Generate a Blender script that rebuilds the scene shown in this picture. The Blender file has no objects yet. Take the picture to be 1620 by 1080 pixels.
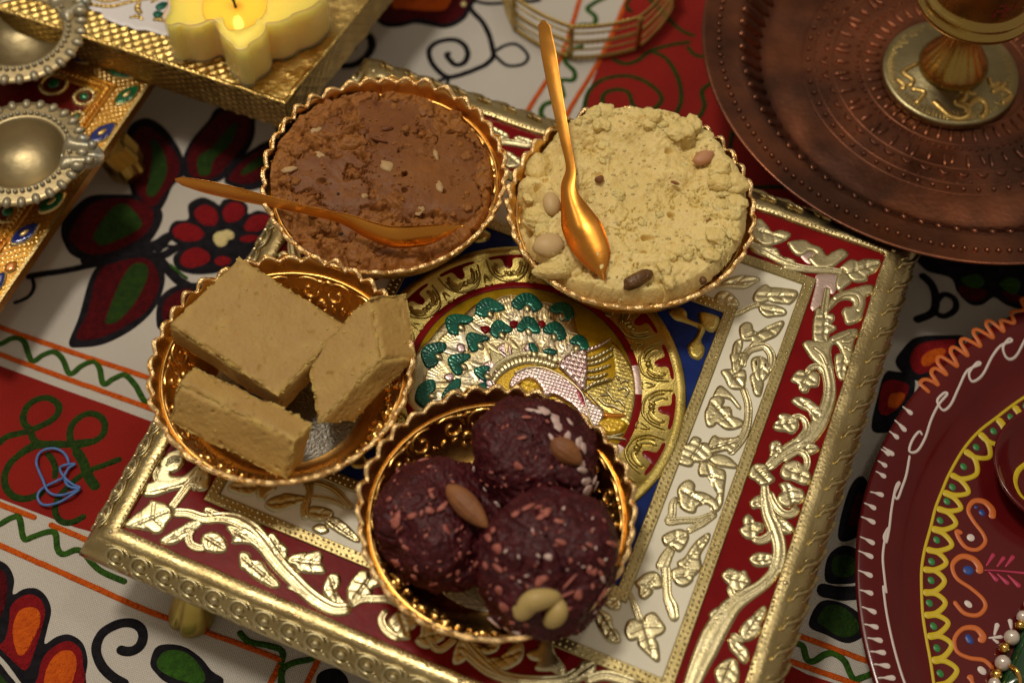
import bpy, math, random
import numpy as np
from mathutils import Vector, geometry

random.seed(7)
RNG = np.random.default_rng(11)
SC = bpy.context.scene
COL = SC.collection
U = 0.01                      # everything below is written in centimetres
R = math.radians

# ------------------------------------------------------------------ camera
CAM = np.array([-0.396, -28.849, 55.653])
FPX, ELEV = 2500.0, 59.0
cd = bpy.data.cameras.new("camera")
cam = bpy.data.objects.new("camera", cd)
COL.objects.link(cam)
cam.location = CAM * U
cam.rotation_euler = (R(90 - ELEV), 0, 0)
cd.sensor_width = 36.0
cd.lens = FPX / 1620 * 36
cd.clip_start = 0.02
cd.clip_end = 50
cd.dof.use_dof = True
cd.dof.focus_distance = 0.590
cd.dof.aperture_fstop = 6.3
SC.camera = cam

# ------------------------------------------------------------------ light
W = bpy.data.worlds.new("World")
SC.world = W
W.use_nodes = True
W.node_tree.nodes["Background"].inputs[0].default_value = (1.0, 0.80, 0.58, 1)
W.node_tree.nodes["Background"].inputs[1].default_value = 0.265

def area(name, loc, size, power, col, target=(0, 0, 0)):
    l = bpy.data.lights.new(name, 'AREA')
    l.shape = 'DISK'
    l.size = size * U
    l.energy = power
    l.color = col
    o = bpy.data.objects.new(name, l)
    COL.objects.link(o)
    o.location = Vector(loc) * U
    o.rotation_euler = (Vector(target) - Vector(loc)).to_track_quat('-Z', 'Y').to_euler()
    return o

area("ceiling_lamp", (-42, 34, 202), 30, 16.5, (1.0, 0.90, 0.74))
area("ceiling_lamp", (70, 30, 215), 22, 3.0, (1.0, 0.90, 0.74))
area("lit_ceiling", (-100, 100, 235), 110, 8, (1.0, 0.88, 0.70), (0, 0, 0))

SC.view_settings.view_transform = 'Standard'
SC.view_settings.look = 'None'
SC.view_settings.exposure = 0.0
SC.view_settings.gamma = 1.0
SC.cycles.use_denoising = True
SC.cycles.max_bounces = 8
SC.cycles.sample_clamp_indirect = 6.0

# ------------------------------------------------------------------ helpers
_e = R(ELEV)
_FW = np.array([0, math.cos(_e), -math.sin(_e)])
_UP = np.array([0, math.sin(_e), math.cos(_e)])

def at(px, py, z):
    """the place on the level z (cm) that the photograph shows at px, py"""
    r = np.array([(px - 810) / FPX, 0, 0]) + _UP * (540 - py) / FPX + _FW
    return CAM + r * ((CAM[2] - z) / -r[2])

def C(ox, oy, s, pts, z):
    return np.array([at(ox + x / s, oy + y / s, z)[:2] for x, y in pts])

def smooth(p, closed=False, step=0.06):
    """Catmull-Rom through p, resampled at about step"""
    p = np.asarray(p, float)
    n = len(p)
    if n < 3 and not closed:
        L = np.linalg.norm(p[1] - p[0]); k = max(2, int(L / step) + 1)
        t = np.linspace(0, 1, k)[:, None]
        return p[0] * (1 - t) + p[1] * t
    if closed:
        q = np.vstack([p[-1], p, p[0], p[1]]); segs = n
    else:
        q = np.vstack([2 * p[0] - p[1], p, 2 * p[-1] - p[-2]]); segs = n - 1
    out = []
    for i in range(segs):
        a, b, c, d = q[i:i + 4]
        k = max(2, int(np.linalg.norm(c - b) / step + .5))
        for t in np.arange(k) / k:
            out.append(.5 * (2 * b + (c - a) * t + (2 * a - 5 * b + 4 * c - d) * t * t + (3 * b - a - 3 * c + d) * t ** 3))
    if not closed:
        out.append(q[-2])
    return np.array(out)

def arclen(p):
    d = np.r_[0, np.cumsum(np.linalg.norm(np.diff(p, axis=0), axis=1))]
    return d

def wloc(o):
    v = np.zeros(3)
    while o is not None:
        v = v + np.array(o.location) / U
        o = o.parent
    return v

def tag(o, label=None, cat=None, group=None, kind=None):
    if label: o['label'] = label
    if cat: o['category'] = cat
    if group: o['group'] = group
    if kind: o['kind'] = kind
    return o

def thing(name, label, cat, loc, group=None):
    o = bpy.data.objects.new(name, None)
    o.empty_display_size = 0.01
    COL.objects.link(o)
    o.location = np.array(loc) * U
    return tag(o, label, cat, group)

def obj(name, verts, faces, mat, parent=None, sm=True, base=None, attr=None, kind=None):
    """one mesh object; verts in world cm"""
    v = np.asarray(verts, float)
    o0 = wloc(parent) if parent is not None else np.zeros(3)
    off = o0 + (np.array(base, float) - o0 if base is not None else 0)
    me = bpy.data.meshes.new(name)
    me.from_pydata(((v - off) * U).tolist(), [], [tuple(int(i) for i in f) for f in faces] if not isinstance(faces, np.ndarray) else faces.tolist())
    if sm:
        me.polygons.foreach_set('use_smooth', np.ones(len(me.polygons), bool))
    if attr:
        for k, a in attr.items():
            at_ = me.attributes.new(k, 'FLOAT', 'POINT')
            at_.data.foreach_set('value', np.asarray(a, np.float32))
    me.materials.append(mat)
    me.update()
    o = bpy.data.objects.new(name, me)
    COL.objects.link(o)
    if parent is not None:
        o.parent = parent
    o.location = (off - o0) * U
    if kind: o['kind'] = kind
    return o

def copy_obj(o, parent, loc=None, rot=None, scale=None):
    c = o.copy()
    COL.objects.link(c)
    c.parent = parent
    if loc is not None: c.location = np.array(loc) * U
    if rot is not None: c.rotation_euler = rot
    if scale is not None: c.scale = scale
    return c

def grid_faces(n, m, closed_m=False, closed_n=False):
    """faces of an n x m vertex grid (row major)"""
    i = np.arange(n if closed_n else n - 1)[:, None]
    j = np.arange(m if closed_m else m - 1)[None, :]
    a = i * m + j
    b = i * m + (j + 1) % m
    c = ((i + 1) % n) * m + (j + 1) % m
    d = ((i + 1) % n) * m + j
    return np.stack([a, b, c, d], -1).reshape(-1, 4)

def join(parts):
    V, F, k = [], [], 0
    for v, f in parts:
        V.append(v)
        F += [tuple(int(i) + k for i in q) for q in f]
        k += len(v)
    return np.vstack(V), F

# ---- noise
def _h(ix, iy, iz, s):
    x = (ix.astype(np.int64) * 374761393 + iy.astype(np.int64) * 668265263 + iz.astype(np.int64) * 2147483647 + s * 1274126177) & 0xffffffff
    x = ((x ^ (x >> 13)) * 1274126177) & 0xffffffff
    x = ((x ^ (x >> 16)) * 2246822519) & 0xffffffff
    return ((x ^ (x >> 15)) & 0xffff) / 65535.0

def vn(P, f=1.0, s=0):
    P = np.asarray(P, float) * f
    if P.shape[1] == 2: P = np.c_[P, np.zeros(len(P))]
    i = np.floor(P).astype(int); t = P - i
    t = t * t * (3 - 2 * t)
    r = 0
    for dx in (0, 1):
        for dy in (0, 1):
            for dz in (0, 1):
                w = (t[:, 0] if dx else 1 - t[:, 0]) * (t[:, 1] if dy else 1 - t[:, 1]) * (t[:, 2] if dz else 1 - t[:, 2])
                r = r + w * _h(i[:, 0] + dx, i[:, 1] + dy, i[:, 2] + dz, s)
    return r * 2 - 1

def fbm(P, f=1.0, oct=4, s=0, g=.5):
    r, a, t = 0, 1, 0
    for k in range(oct):
        r = r + a * vn(P, f * 2 ** k, s + k * 17); t += a; a *= g
    return r / t

def worley(P, f=1.0, s=0):
    """F1, F2 and the id of the nearest cell, 2D"""
    P = np.asarray(P, float)[:, :2] * f
    i = np.floor(P).astype(int)
    d1 = np.full(len(P), 9.0); d2 = d1.copy(); cid = np.zeros(len(P))
    for dx in (-1, 0, 1):
        for dy in (-1, 0, 1):
            cx, cy = i[:, 0] + dx, i[:, 1] + dy
            z = np.zeros_like(cx)
            q = np.c_[cx + _h(cx, cy, z, s), cy + _h(cx, cy, z, s + 5)]
            d = np.linalg.norm(P - q, axis=1)
            new = d < d1
            d2 = np.where(new, d1, np.minimum(d2, d)); cid = np.where(new, _h(cx, cy, z, s + 9), cid)
            d1 = np.minimum(d1, d)
    return d1, d2, cid

# ---- relief primitives; a map turns (x, y, height) into a place
def flat(z0):
    return lambda x, y, h: np.stack([x, y, z0 + h], -1)

def strip(c, w, h, mp, cols=9, groove=None, lobes=None, step=0.06, ends=True, crown=.5, flatness=2.4):
    """a raised band along c; w: list of full widths along it (cm)"""
    c = smooth(c, step=step)
    n = len(c)
    s = arclen(c); t = s / s[-1]
    w = np.interp(t, np.linspace(0, 1, len(w)), w) / 2
    if ends:
        e = np.minimum(1, np.minimum(s, s[-1] - s) / np.maximum(w, 1e-4) + .05)
        w = w * np.sqrt(1 - (1 - e) ** 2)
    d = np.gradient(c, axis=0)
    d /= np.linalg.norm(d, axis=1)[:, None] + 1e-9
    nr = np.c_[-d[:, 1], d[:, 0]]
    u = np.linspace(-1, 1, cols)
    ww = w[:, None] * np.ones(cols)
    if lobes:
        k, a, side = lobes
        sg = np.abs(np.sin(s * k))[:, None]
        ww = ww * (1 + a * (sg - .5) * np.where(u * side > 0, 1, 0.0 if side else 1)[None, :])
    X = c[:, 0, None] + nr[:, 0, None] * u * ww
    Y = c[:, 1, None] + nr[:, 1, None] * u * ww
    H = h * (1 - np.abs(u) ** flatness)[None, :] ** crown * np.ones((n, 1))
    if ends: H = H * np.minimum(1, e[:, None] * 1.3)
    if groove == 'mid':
        H = H * (1 - .45 * np.exp(-(u / .22) ** 2))[None, :]
    elif groove == 'veins':
        H = H * (1 - .4 * np.exp(-(u / .15) ** 2))[None, :] * (1 - .28 * np.abs(np.sin(s[:, None] * 9 - np.abs(u)[None, :] * 2.5)) ** 3)
    elif groove == 'two':
        H = H * (1 - .4 * np.exp(-((np.abs(u) - .42) / .14) ** 2))[None, :]
    elif groove == 'beads':
        H = H * (.35 + .65 * np.abs(np.sin(s[:, None] * math.pi / .16)))
    elif groove == 'chain':
        H = H * (.30 + .70 * np.abs(np.sin(s[:, None] * math.pi / .21 + np.abs(u)[None, :] * 1.2)) ** .7)
    H[:, 0] = H[:, -1] = 0.003
    V = mp(X.ravel(), Y.ravel(), H.ravel())
    return V, grid_faces(n, cols)

def segdist(P, L, closed=False):
    A = L; B = np.roll(L, -1, axis=0)
    if not closed: A, B = L[:-1], L[1:]
    d = B - A; l2 = (d ** 2).sum(1) + 1e-12
    t = np.clip(((P[:, None, :] - A[None]) * d[None]).sum(-1) / l2, 0, 1)
    q = A[None] + d[None] * t[..., None]
    return np.linalg.norm(P[:, None, :] - q, axis=-1).min(1)

def poly(outline, h, mp, g=0.075, rim=None, grooves=(), rnd=True, tex=None, grow=0.0):
    """a domed, traced patch of relief"""
    o = smooth(outline, True, g) if rnd else np.asarray(outline, float)
    if grow:
        t = np.roll(o, -1, 0) - np.roll(o, 1, 0); t /= np.linalg.norm(t, axis=1)[:, None] + 1e-9
        ar = np.sum(o[:, 0] * np.roll(o[:, 1], -1) - o[:, 1] * np.roll(o[:, 0], -1))
        o = o + grow * np.sign(ar) * np.c_[t[:, 1], -t[:, 0]]
    # drop near-coincident points
    keep = [0]
    for i in range(1, len(o)):
        if np.linalg.norm(o[i] - o[keep[-1]]) > g * .35: keep.append(i)
    o = o[keep]
    n = len(o)
    lo, hi = o.min(0), o.max(0)
    gx = np.arange(lo[0], hi[0], g); gy = np.arange(lo[1], hi[1], g)
    G = np.stack(np.meshgrid(gx, gy), -1).reshape(-1, 2)
    G = G + (np.arange(len(G)) % 2)[:, None] * 0.001
    x, y = G[:, 0], G[:, 1]
    ins = np.zeros(len(G), bool)
    for i in range(n):
        a, b = o[i], o[(i + 1) % n]
        c = (a[1] > y) != (b[1] > y)
        with np.errstate(divide='ignore', invalid='ignore'):
            ins ^= c & (x < (b[0] - a[0]) * (y - a[1]) / (b[1] - a[1] + 1e-15) + a[0])
    G = G[ins]
    if len(G):
        d = segdist(G, o, True)
        G = G[d > g * .55]; d = d[d > g * .55]
    P = [Vector(p) for p in o] + [Vector(p) for p in G]
    vs, es, fs, ov, oe, of = geometry.delaunay_2d_cdt(P, [(i, (i + 1) % n) for i in range(n)], [], 1, 1e-6)
    V2 = np.array([tuple(v) for v in vs])
    if rim is None: rim = max(.07, min(.15, .6 * (d.max() if len(G) else .1)))
    D = segdist(V2, o, True) if len(V2) else np.zeros(0)
    H = h * np.sqrt(np.clip(1 - (1 - np.minimum(D / rim, 1)) ** 2, 0, 1)) * .75 + .25 * h * (D > 1e-4)
    H = np.where(D < 1e-4, 0.003, H)
    for gl, dep, sg in grooves:
        gl = smooth(gl, step=.08) if len(gl) > 2 else np.asarray(gl, float)
        H = H - dep * h * np.exp(-(segdist(V2, gl) / sg) ** 2) * (D > 1e-4)
    if tex is not None: H = H + tex(V2) * (D > g)
    V = mp(V2[:, 0], V2[:, 1], H)
    return V, [tuple(f) for f in fs]

def veins(o, n=3):
    """a midrib with side veins for a leaf outline whose longest axis is its length"""
    o = np.asarray(o, float); c = o.mean(0)
    u, s, vt = np.linalg.svd(o - c)
    a = vt[0]; b = vt[1]
    t = (o - c) @ a; q = (o - c) @ b
    out = [(np.array([c + a * t.min() * .8, c, c + a * t.max() * .85]), .65, .036)]
    for k in range(n):
        p = c + a * (t.min() + (t.max() - t.min()) * (k + 1) / (n + 1.3))
        for sg in (-1, 1):
            out.append((np.array([p, p + a * .25 * (t.max() - t.min()) / n + b * sg * .75 * np.abs(q).max()]), .42, .03))
    return out

def lathe(prof, seg, c, wob=None):
    """prof: (r, z) list; c: centre xy"""
    prof = np.asarray(prof, float)
    a = np.linspace(0, 2 * math.pi, seg, endpoint=False)
    r = prof[:, 0, None] * np.ones(seg); z = prof[:, 1, None] * np.ones(seg)
    if wob is not None: r, z = wob(r, z, a[None, :])
    V = np.stack([c[0] + r * np.cos(a), c[1] + r * np.sin(a), z], -1).reshape(-1, 3)
    return V, grid_faces(len(prof), seg, True)

def tube(path, rad, k=8, closed=False, beads=None):
    path = np.asarray(path, float)
    n = len(path)
    d = np.roll(path, -1, 0) - np.roll(path, 1, 0) if closed else np.gradient(path, axis=0)
    d /= np.linalg.norm(d, axis=1)[:, None] + 1e-9
    ref = np.array([0, 0, 1.0])
    x = np.cross(d, ref); ln = np.linalg.norm(x, axis=1)
    x[ln < 1e-3] = [1, 0, 0]; x /= np.linalg.norm(x, axis=1)[:, None]
    y = np.cross(x, d)
    rad = np.broadcast_to(np.asarray(rad, float), (n,))
    a = np.linspace(0, 2 * math.pi, k, endpoint=False)
    V = path[:, None, :] + rad[:, None, None] * (np.cos(a)[None, :, None] * x[:, None, :] + np.sin(a)[None, :, None] * y[:, None, :])
    F = grid_faces(n, k, True, closed).tolist()
    if not closed:
        F.append(list(range(k))[::-1]); F.append([(n - 1) * k + i for i in range(k)])
    return V.reshape(-1, 3), F

def ball(c, r, seg=10, rings=6):
    if np.isscalar(r): r = (r, r, r)
    th = np.linspace(0.02, math.pi - .02, rings)
    a = np.linspace(0, 2 * math.pi, seg, endpoint=False)
    V = np.stack([c[0] + r[0] * np.sin(th)[:, None] * np.cos(a), c[1] + r[1] * np.sin(th)[:, None] * np.sin(a), c[2] + r[2] * np.cos(th)[:, None] * np.ones(seg)], -1).reshape(-1, 3)
    F = grid_faces(rings, seg, True)[:, ::-1].tolist()
    F.append(list(range(seg))); F.append([(rings - 1) * seg + i for i in range(seg)][::-1])
    return V, F

def prism(outline, z0, z1):
    o = np.asarray(outline, float); n = len(o)
    V = np.vstack([np.c_[o, np.full(n, z0)], np.c_[o, np.full(n, z1)]])
    F = [tuple(range(n))[::-1], tuple(range(n, 2 * n))] + [(i, (i + 1) % n, n + (i + 1) % n, n + i) for i in range(n)]
    return V, F

# ------------------------------------------------------------------ materials
def M(name, col, metal=0.0, rough=.5, coat=0.0, col2=None, nscale=60, ncontrast=(.35, .65), bump=0.0, bscale=400, bdist=.0004,
      sss=0.0, sssr=(1, .5, .2), ssss=.003, trans=0.0, ior=1.45, attr=None, rvar=0.0, emit=None, estr=0.0, spec=.5, wave=None, sheen=0.0, detail=5, alpha=1.0):
    m = bpy.data.materials.new(name); m.use_nodes = True
    nt = m.node_tree; N = nt.nodes; L = nt.links
    b = N["Principled BSDF"]
    b.inputs["Base Color"].default_value = (*col, 1)
    b.inputs["Metallic"].default_value = metal
    b.inputs["Roughness"].default_value = rough
    b.inputs["Coat Weight"].default_value = coat
    b.inputs["Coat Roughness"].default_value = .08
    b.inputs["IOR"].default_value = ior
    b.inputs["Specular IOR Level"].default_value = spec
    b.inputs["Transmission Weight"].default_value = trans
    b.inputs["Sheen Weight"].default_value = sheen
    b.inputs["Alpha"].default_value = alpha
    if sss:
        b.inputs["Subsurface Weight"].default_value = sss
        b.inputs["Subsurface Radius"].default_value = sssr
        b.inputs["Subsurface Scale"].default_value = ssss
    if emit:
        b.inputs["Emission Color"].default_value = (*emit, 1)
        b.inputs["Emission Strength"].default_value = estr
    tc = N.new("ShaderNodeTexCoord")
    def noise(sc, det=detail):
        n = N.new("ShaderNodeTexNoise"); n.inputs["Scale"].default_value = sc; n.inputs["Detail"].default_value = det
        L.new(tc.outputs["Object"], n.inputs["Vector"]); return n
    if col2 is not None:
        if attr:
            a = N.new("ShaderNodeAttribute"); a.attribute_name = attr; src = a.outputs["Fac"]
            n = noise(nscale)
            ad = N.new("ShaderNodeMath"); ad.operation = 'MULTIPLY_ADD'; ad.inputs[1].default_value = .55; ad.inputs[2].default_value = -.27
            L.new(n.outputs["Fac"], ad.inputs[0])
            a2 = N.new("ShaderNodeMath"); a2.operation = 'ADD'; L.new(src, a2.inputs[0]); L.new(ad.outputs[0], a2.inputs[1]); src = a2.outputs[0]
            lo, hi = 0.0, 1.0
        else:
            src = noise(nscale).outputs["Fac"]; lo, hi = ncontrast
        r = N.new("ShaderNodeValToRGB")
        r.color_ramp.elements[0].position = lo; r.color_ramp.elements[1].position = hi
        r.color_ramp.elements[0].color = (*col, 1); r.color_ramp.elements[1].color = (*col2, 1)
        L.new(src, r.inputs[0]); L.new(r.outputs[0], b.inputs["Base Color"])
    if rvar:
        n = noise(nscale * 1.7)
        mr = N.new("ShaderNodeMapRange"); mr.inputs[3].default_value = max(.03, rough - rvar); mr.inputs[4].default_value = min(1, rough + rvar)
        mr.inputs[1].default_value = .3; mr.inputs[2].default_value = .7
        L.new(n.outputs["Fac"], mr.inputs[0]); L.new(mr.outputs[0], b.inputs["Roughness"])
    if bump:
        bp = N.new("ShaderNodeBump"); bp.inputs["Strength"].default_value = bump; bp.inputs["Distance"].default_value = bdist
        if wave:
            mp_ = N.new("ShaderNodeMapping"); mp_.inputs["Rotation"].default_value = (0, 0, R(wave[1]))
            L.new(tc.outputs["Object"], mp_.inputs[0])
            ws = []
            for d in ('X', 'Y'):
                w = N.new("ShaderNodeTexWave"); w.bands_direction = d; w.inputs["Scale"].default_value = wave[0]
                w.inputs["Distortion"].default_value = 1.2; w.inputs["Detail"].default_value = 1
                w.inputs["Detail Scale"].default_value = 2
                L.new(mp_.outputs[0], w.inputs["Vector"]); ws.append(w)
            mx = N.new("ShaderNodeMath"); mx.operation = 'MAXIMUM'
            L.new(ws[0].outputs["Fac"], mx.inputs[0]); L.new(ws[1].outputs["Fac"], mx.inputs[1])
            L.new(mx.outputs[0], bp.inputs["Height"])
        else:
            L.new(noise(bscale).outputs["Fac"], bp.inputs["Height"])
        L.new(bp.outputs[0], b.inputs["Normal"])
        if coat: L.new(bp.outputs[0], b.inputs["Coat Normal"])
    return m

GOLD = M("tray_gold", (.49, .425, .235), 1, .33, col2=(.58, .51, .31), nscale=150, bump=.35, bscale=1300, bdist=.0003, rvar=.08)
GOLDB = M("border_gold", (.36, .285, .12), 1, .36, col2=(.44, .36, .17), nscale=120, bump=.3, bscale=1300, bdist=.0003)
BEADG = M("bead_gold", (.80, .72, .45), 1, .16)
GOLDY = M("medallion_gold", (.43, .33, .085), 1, .33, col2=(.51, .41, .14), nscale=120, bump=.4, bscale=1500, bdist=.0003, rvar=.08)
GOLDR = M("rim_gold", (.41, .315, .145), 1, .33, col2=(.52, .43, .22), nscale=70, bump=.45, bscale=900, bdist=.0004, rvar=.1)
SILV = M("worn_gilding", (.62, .56, .42), 1, .36, col2=(.62, .50, .24), nscale=110, bump=.3, bscale=900, rvar=.08)
PINK = M("worn_pink_foil", (.56, .42, .36), .9, .4, col2=(.50, .38, .36), nscale=100, bump=.3, bscale=1200)
SILVP = M("silvery_foil", (.66, .56, .50), 1, .3, col2=(.60, .42, .44), nscale=140, bump=.3, bscale=1500)
RED = M("red_enamel", (.155, .004, .006), .0, .25, .02, spec=.10, col2=(.20, .006, .007), nscale=80, bump=.12, bscale=300, bdist=.0004)
WHITE = M("cream_enamel", (.78, .75, .62), 0, .25, .3, col2=(.82, .79, .66), nscale=50, bump=.1, bscale=200)
BLUE = M("blue_enamel", (.008, .020, .13), 0, .25, .03, spec=.14, col2=(.012, .03, .16), nscale=120, bump=.1, bscale=300)
GREEN = M("green_enamel", (.0, .15, .095), .35, .22, .5, col2=(.0, .07, .05), nscale=200, bump=.25, bscale=900)
YELL = M("yellow_enamel", (.52, .30, .010), .35, .3, .2, col2=(.62, .40, .015), nscale=260, bump=.5, bscale=1500)
BOWL = M("bowl_gold", (.84, .47, .13), 1, .27, col2=(.90, .55, .17), nscale=60, bump=.15, bscale=700, bdist=.0003, rvar=.06)
BOWLRIM = M("bowl_rim_gold", (.92, .60, .26), 1, .26, col2=(.95, .70, .36), nscale=200, bump=.9, bscale=1600, bdist=.0005)
BOWLBASE = M("bowl_base_silver", (.20, .185, .155), 1, .36, bump=.9, bscale=900, bdist=.0006)
SPOON = M("spoon_gold", (.72, .30, .045), 1, .33, col2=(.78, .36, .07), nscale=40, bump=.12, bscale=260, rvar=.10)
CLOTH = M("white_cotton", (.64, .605, .55), 0, .9, bump=1.0, wave=(430, -21), bdist=.0003, sheen=.15, col2=(.585, .545, .49), nscale=14)
CLOTHR = M("red_cotton", (.29, .013, .008), 0, .88, bump=.85, wave=(430, -21), bdist=.0003, sheen=.05, col2=(.24, .009, .006), spec=.2, nscale=25)
T_BLACK = M("black_thread", (.006, .005, .008), 0, .85, spec=.15, bump=.9, bscale=1500, bdist=.0006, col2=(.014, .012, .016), nscale=300)
T_RED = M("red_thread", (.25, .008, .012), 0, .75, spec=.15, bump=1, bscale=800, bdist=.0020, col2=(.20, .006, .010), nscale=350)
T_MAROON = M("maroon_thread", (.095, .003, .006), 0, .75, spec=.15, bump=1, bscale=800, bdist=.0020, col2=(.055, .002, .004), nscale=350)
T_ORANGE = M("orange_thread", (.66, .115, .008), 0, .75, spec=.15, bump=1, bscale=800, bdist=.0020, col2=(.55, .085, .008), nscale=350)
T_GREEN = M("green_thread", (.040, .12, .012), 0, .8, spec=.15, bump=1, bscale=800, bdist=.0020, col2=(.025, .075, .010), nscale=350)
T_DKGREEN = M("dark_green_thread", (.024, .060, .007), 0, .8, spec=.15, bump=1, bscale=800, bdist=.0020, col2=(.016, .040, .008), nscale=350)
T_CREAM = M("cream_thread", (.75, .62, .28), 0, .8, bump=1, bscale=800, bdist=.0020)
# ------------------------------------------------------------------ tablecloth and its embroidery
def ch(x, y):
    """gentle unevenness of the cloth"""
    P = np.c_[np.ravel(x), np.ravel(y)]
    return (-.055 + .09 * fbm(P, .11, 2, 3) + .035 * fbm(P, .33, 2, 13)).reshape(np.shape(x))
def lay(z):
    return lambda x, y, h: np.stack([x, y, ch(x, y) + z + h], -1)
def cloth_mesh():
    x = np.linspace(-75, 75, 301); y = np.linspace(-60, 90, 301)
    X, Y = np.meshgrid(x, y)
    P = np.c_[X.ravel(), Y.ravel()]
    Z = ch(P[:, 0], P[:, 1])
    return np.c_[P, Z], grid_faces(301, 301)
v, f = cloth_mesh()
CL = obj("tablecloth", v, f, CLOTH, base=(0, 0, 0))
tag(CL, "white cotton tablecloth with red squares and black, red, green and orange embroidery under everything", "tablecloth")

def pad(name, ox, oy, s, pts, m, z=.0, h=.035, parent=CL, g=.09, rim=.12):
    V, F = poly(C(ox, oy, s, pts, z), h, lay(z + .008), g=g, rim=rim)
    return obj(name, V, F, m, parent)

def thread(name, ox, oy, s, pts, w, m, z=.015, h=.06, parent=CL, closed=False, groove='chain'):
    p = C(ox, oy, s, pts, z)
    wc = [x * 1.15 / s / 39.0 for x in (w if isinstance(w, (list, tuple)) else [w])]
    if closed: p = np.vstack([p, p[:1]])
    if len(wc) == 1: wc = wc * 2
    V, F = strip(p, wc, h, lay(z + .008), cols=7, groove=groove, step=.05, ends=not closed)
    # hand stitching is never quite straight
    V[:, 0] += .012 * vn(V, 3.1, 5); V[:, 1] += .012 * vn(V, 3.1, 6)
    return obj(name, V, F, m, parent)

def patch(name, pts, z=.012):
    o = np.array([at(x, y, z)[:2] for x, y in pts])
    o = np.vstack([o[i] + (o[(i + 1) % len(o)] - o[i]) * np.arange(k)[:, None] / k for i in range(len(o)) for k in [max(1, int(np.linalg.norm(o[(i + 1) % len(o)] - o[i]) / .3))]])
    V, F = poly(o, .012, lay(z + .004), g=.35, rim=.1, rnd=False)
    return obj(name, V, F, CLOTHR, CL)

patch("red_patch", [(-150, 520), (0, 578), (227, 661), (420, 730), (360, 900), (118, 833), (0, 788), (-150, 735)])
patch("red_patch", [(912, 190), (950, 97), (1000, -30), (1330, -30), (1300, 420), (1180, 400), (1010, 330), (870, 290)])
patch("red_patch", [(1240, 1045), (1276, 1064), (1362, 1092), (1440, 1120), (1400, 1250), (1180, 1200)])

OR, GR, DG, BK, RD, MR = T_ORANGE, T_GREEN, T_DKGREEN, T_BLACK, T_RED, T_MAROON
# border lines in orange chain stitch
for pts in ([(-30, 506), (43, 532), (230, 595), (300, 622)], [(-30, 548), (0, 560), (238, 645), (300, 668)], [(-20, 789), (0, 797), (57, 819)],
            [(77, 828), (117, 845), (200, 880)], [(-20, 853), (0, 862), (120, 915), (233, 965), (330, 1000), (436, 1039), (443, 1046), (436, 1062), (420, 1095)],
            [(520, 1010), (500, 1050), (478, 1095)], [(1225, 990), (1277, 1008), (1367, 1041), (1410, 1056)], [(1230, 1036), (1265, 1049), (1350, 1078), (1400, 1096)],
            [(800, 260), (833, 180), (887, 90), (917, 0), (930, -40)], [(870, 250), (898, 180), (947, 97), (987, 10), (1005, -40)]):
    thread("orange_border_stitch", 0, 0, 1, pts, 7.5, OR, h=.05)
# green zigzags between them
for a, pts in (((0, 360, 3), [(-40, 540), (0, 550), (60, 522), (110, 535), (150, 628), (200, 602), (250, 585), (290, 612), (330, 688), (380, 655), (440, 630), (470, 660), (490, 738), (540, 712), (590, 697), (640, 742), (690, 822), (760, 800)]),
               ((0, 720, 3), [(-30, 335), (0, 325), (60, 292), (92, 298), (112, 392), (160, 382), (240, 360), (266, 380), (272, 440), (300, 467), (380, 450), (470, 540), (600, 600)]),
               ((0, 720, 3), [(1130, 830), (1180, 880), (1280, 900), (1340, 930), (1330, 1000), (1340, 1090)]), ((0, 720, 3), [(1330, 1090), (1345, 1010), (1400, 978), (1470, 965), (1540, 940)]),
               ((1080, 720, 3), [(520, 880), (570, 900), (590, 960), (620, 972), (680, 938), (720, 934), (770, 970), (812, 1052), (860, 1046), (920, 1020)]),
               ((540, 0, 3), [(1000, 610), (975, 575), (948, 540), (962, 500), (1010, 480), (1052, 455), (1040, 385), (1098, 380), (1106, 340), (1062, 290), (1080, 245), (1150, 215)]),
               ((540, 0, 3), [(1100, 125), (1140, 118), (1200, 112), (1205, 75), (1168, 40), (1200, 12), (1260, -20)])):
    thread("green_zigzag_stitch", *a, pts, 24, GR, h=.055)

# green looped tendrils on the red squares
a = (0, 560, 6.75)
for pts in ([(330, 800), (262, 745), (250, 650), (295, 555), (380, 490), (490, 462), (580, 492), (630, 560), (612, 640), (540, 710), (430, 770), (330, 805)],
            [(760, 960), (745, 850), (772, 750), (850, 672), (950, 632), (1055, 658), (1118, 740), (1100, 850), (1020, 920), (900, 960), (760, 970)],
            [(-60, 985), (-20, 960), (60, 890), (180, 850), (330, 820)], [(330, 820), (350, 900), (420, 950), (560, 955), (740, 960), (800, 1000), (830, 1080)],
            [(370, 955), (270, 1020), (180, 1090)]):
    thread("green_tendril", *a, pts, 66, DG, h=.06)
a = (0, 700, 6.75)
for pts, w in (([(370, 40), (220, 120), (110, 220), (52, 340), (60, 470), (130, 560), (250, 598), (370, 572), (480, 510)], 68), ([(490, 100), (560, 180), (592, 280), (582, 390)], 56),
               ([(800, 60), (880, 190), (920, 290), (965, 390), (1040, 500)], 95), ([(1300, 165), (1100, 240), (930, 310), (820, 385), (705, 490), (620, 600), (588, 700), (615, 800), (700, 850), (800, 835), (920, 770)], 58),
               ([(340, 40), (500, 20), (700, 20), (860, 0), (1000, -10)], 75)):
    thread("green_tendril", *a, pts, w, DG, h=.06)
a = (540, 0, 3)
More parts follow.
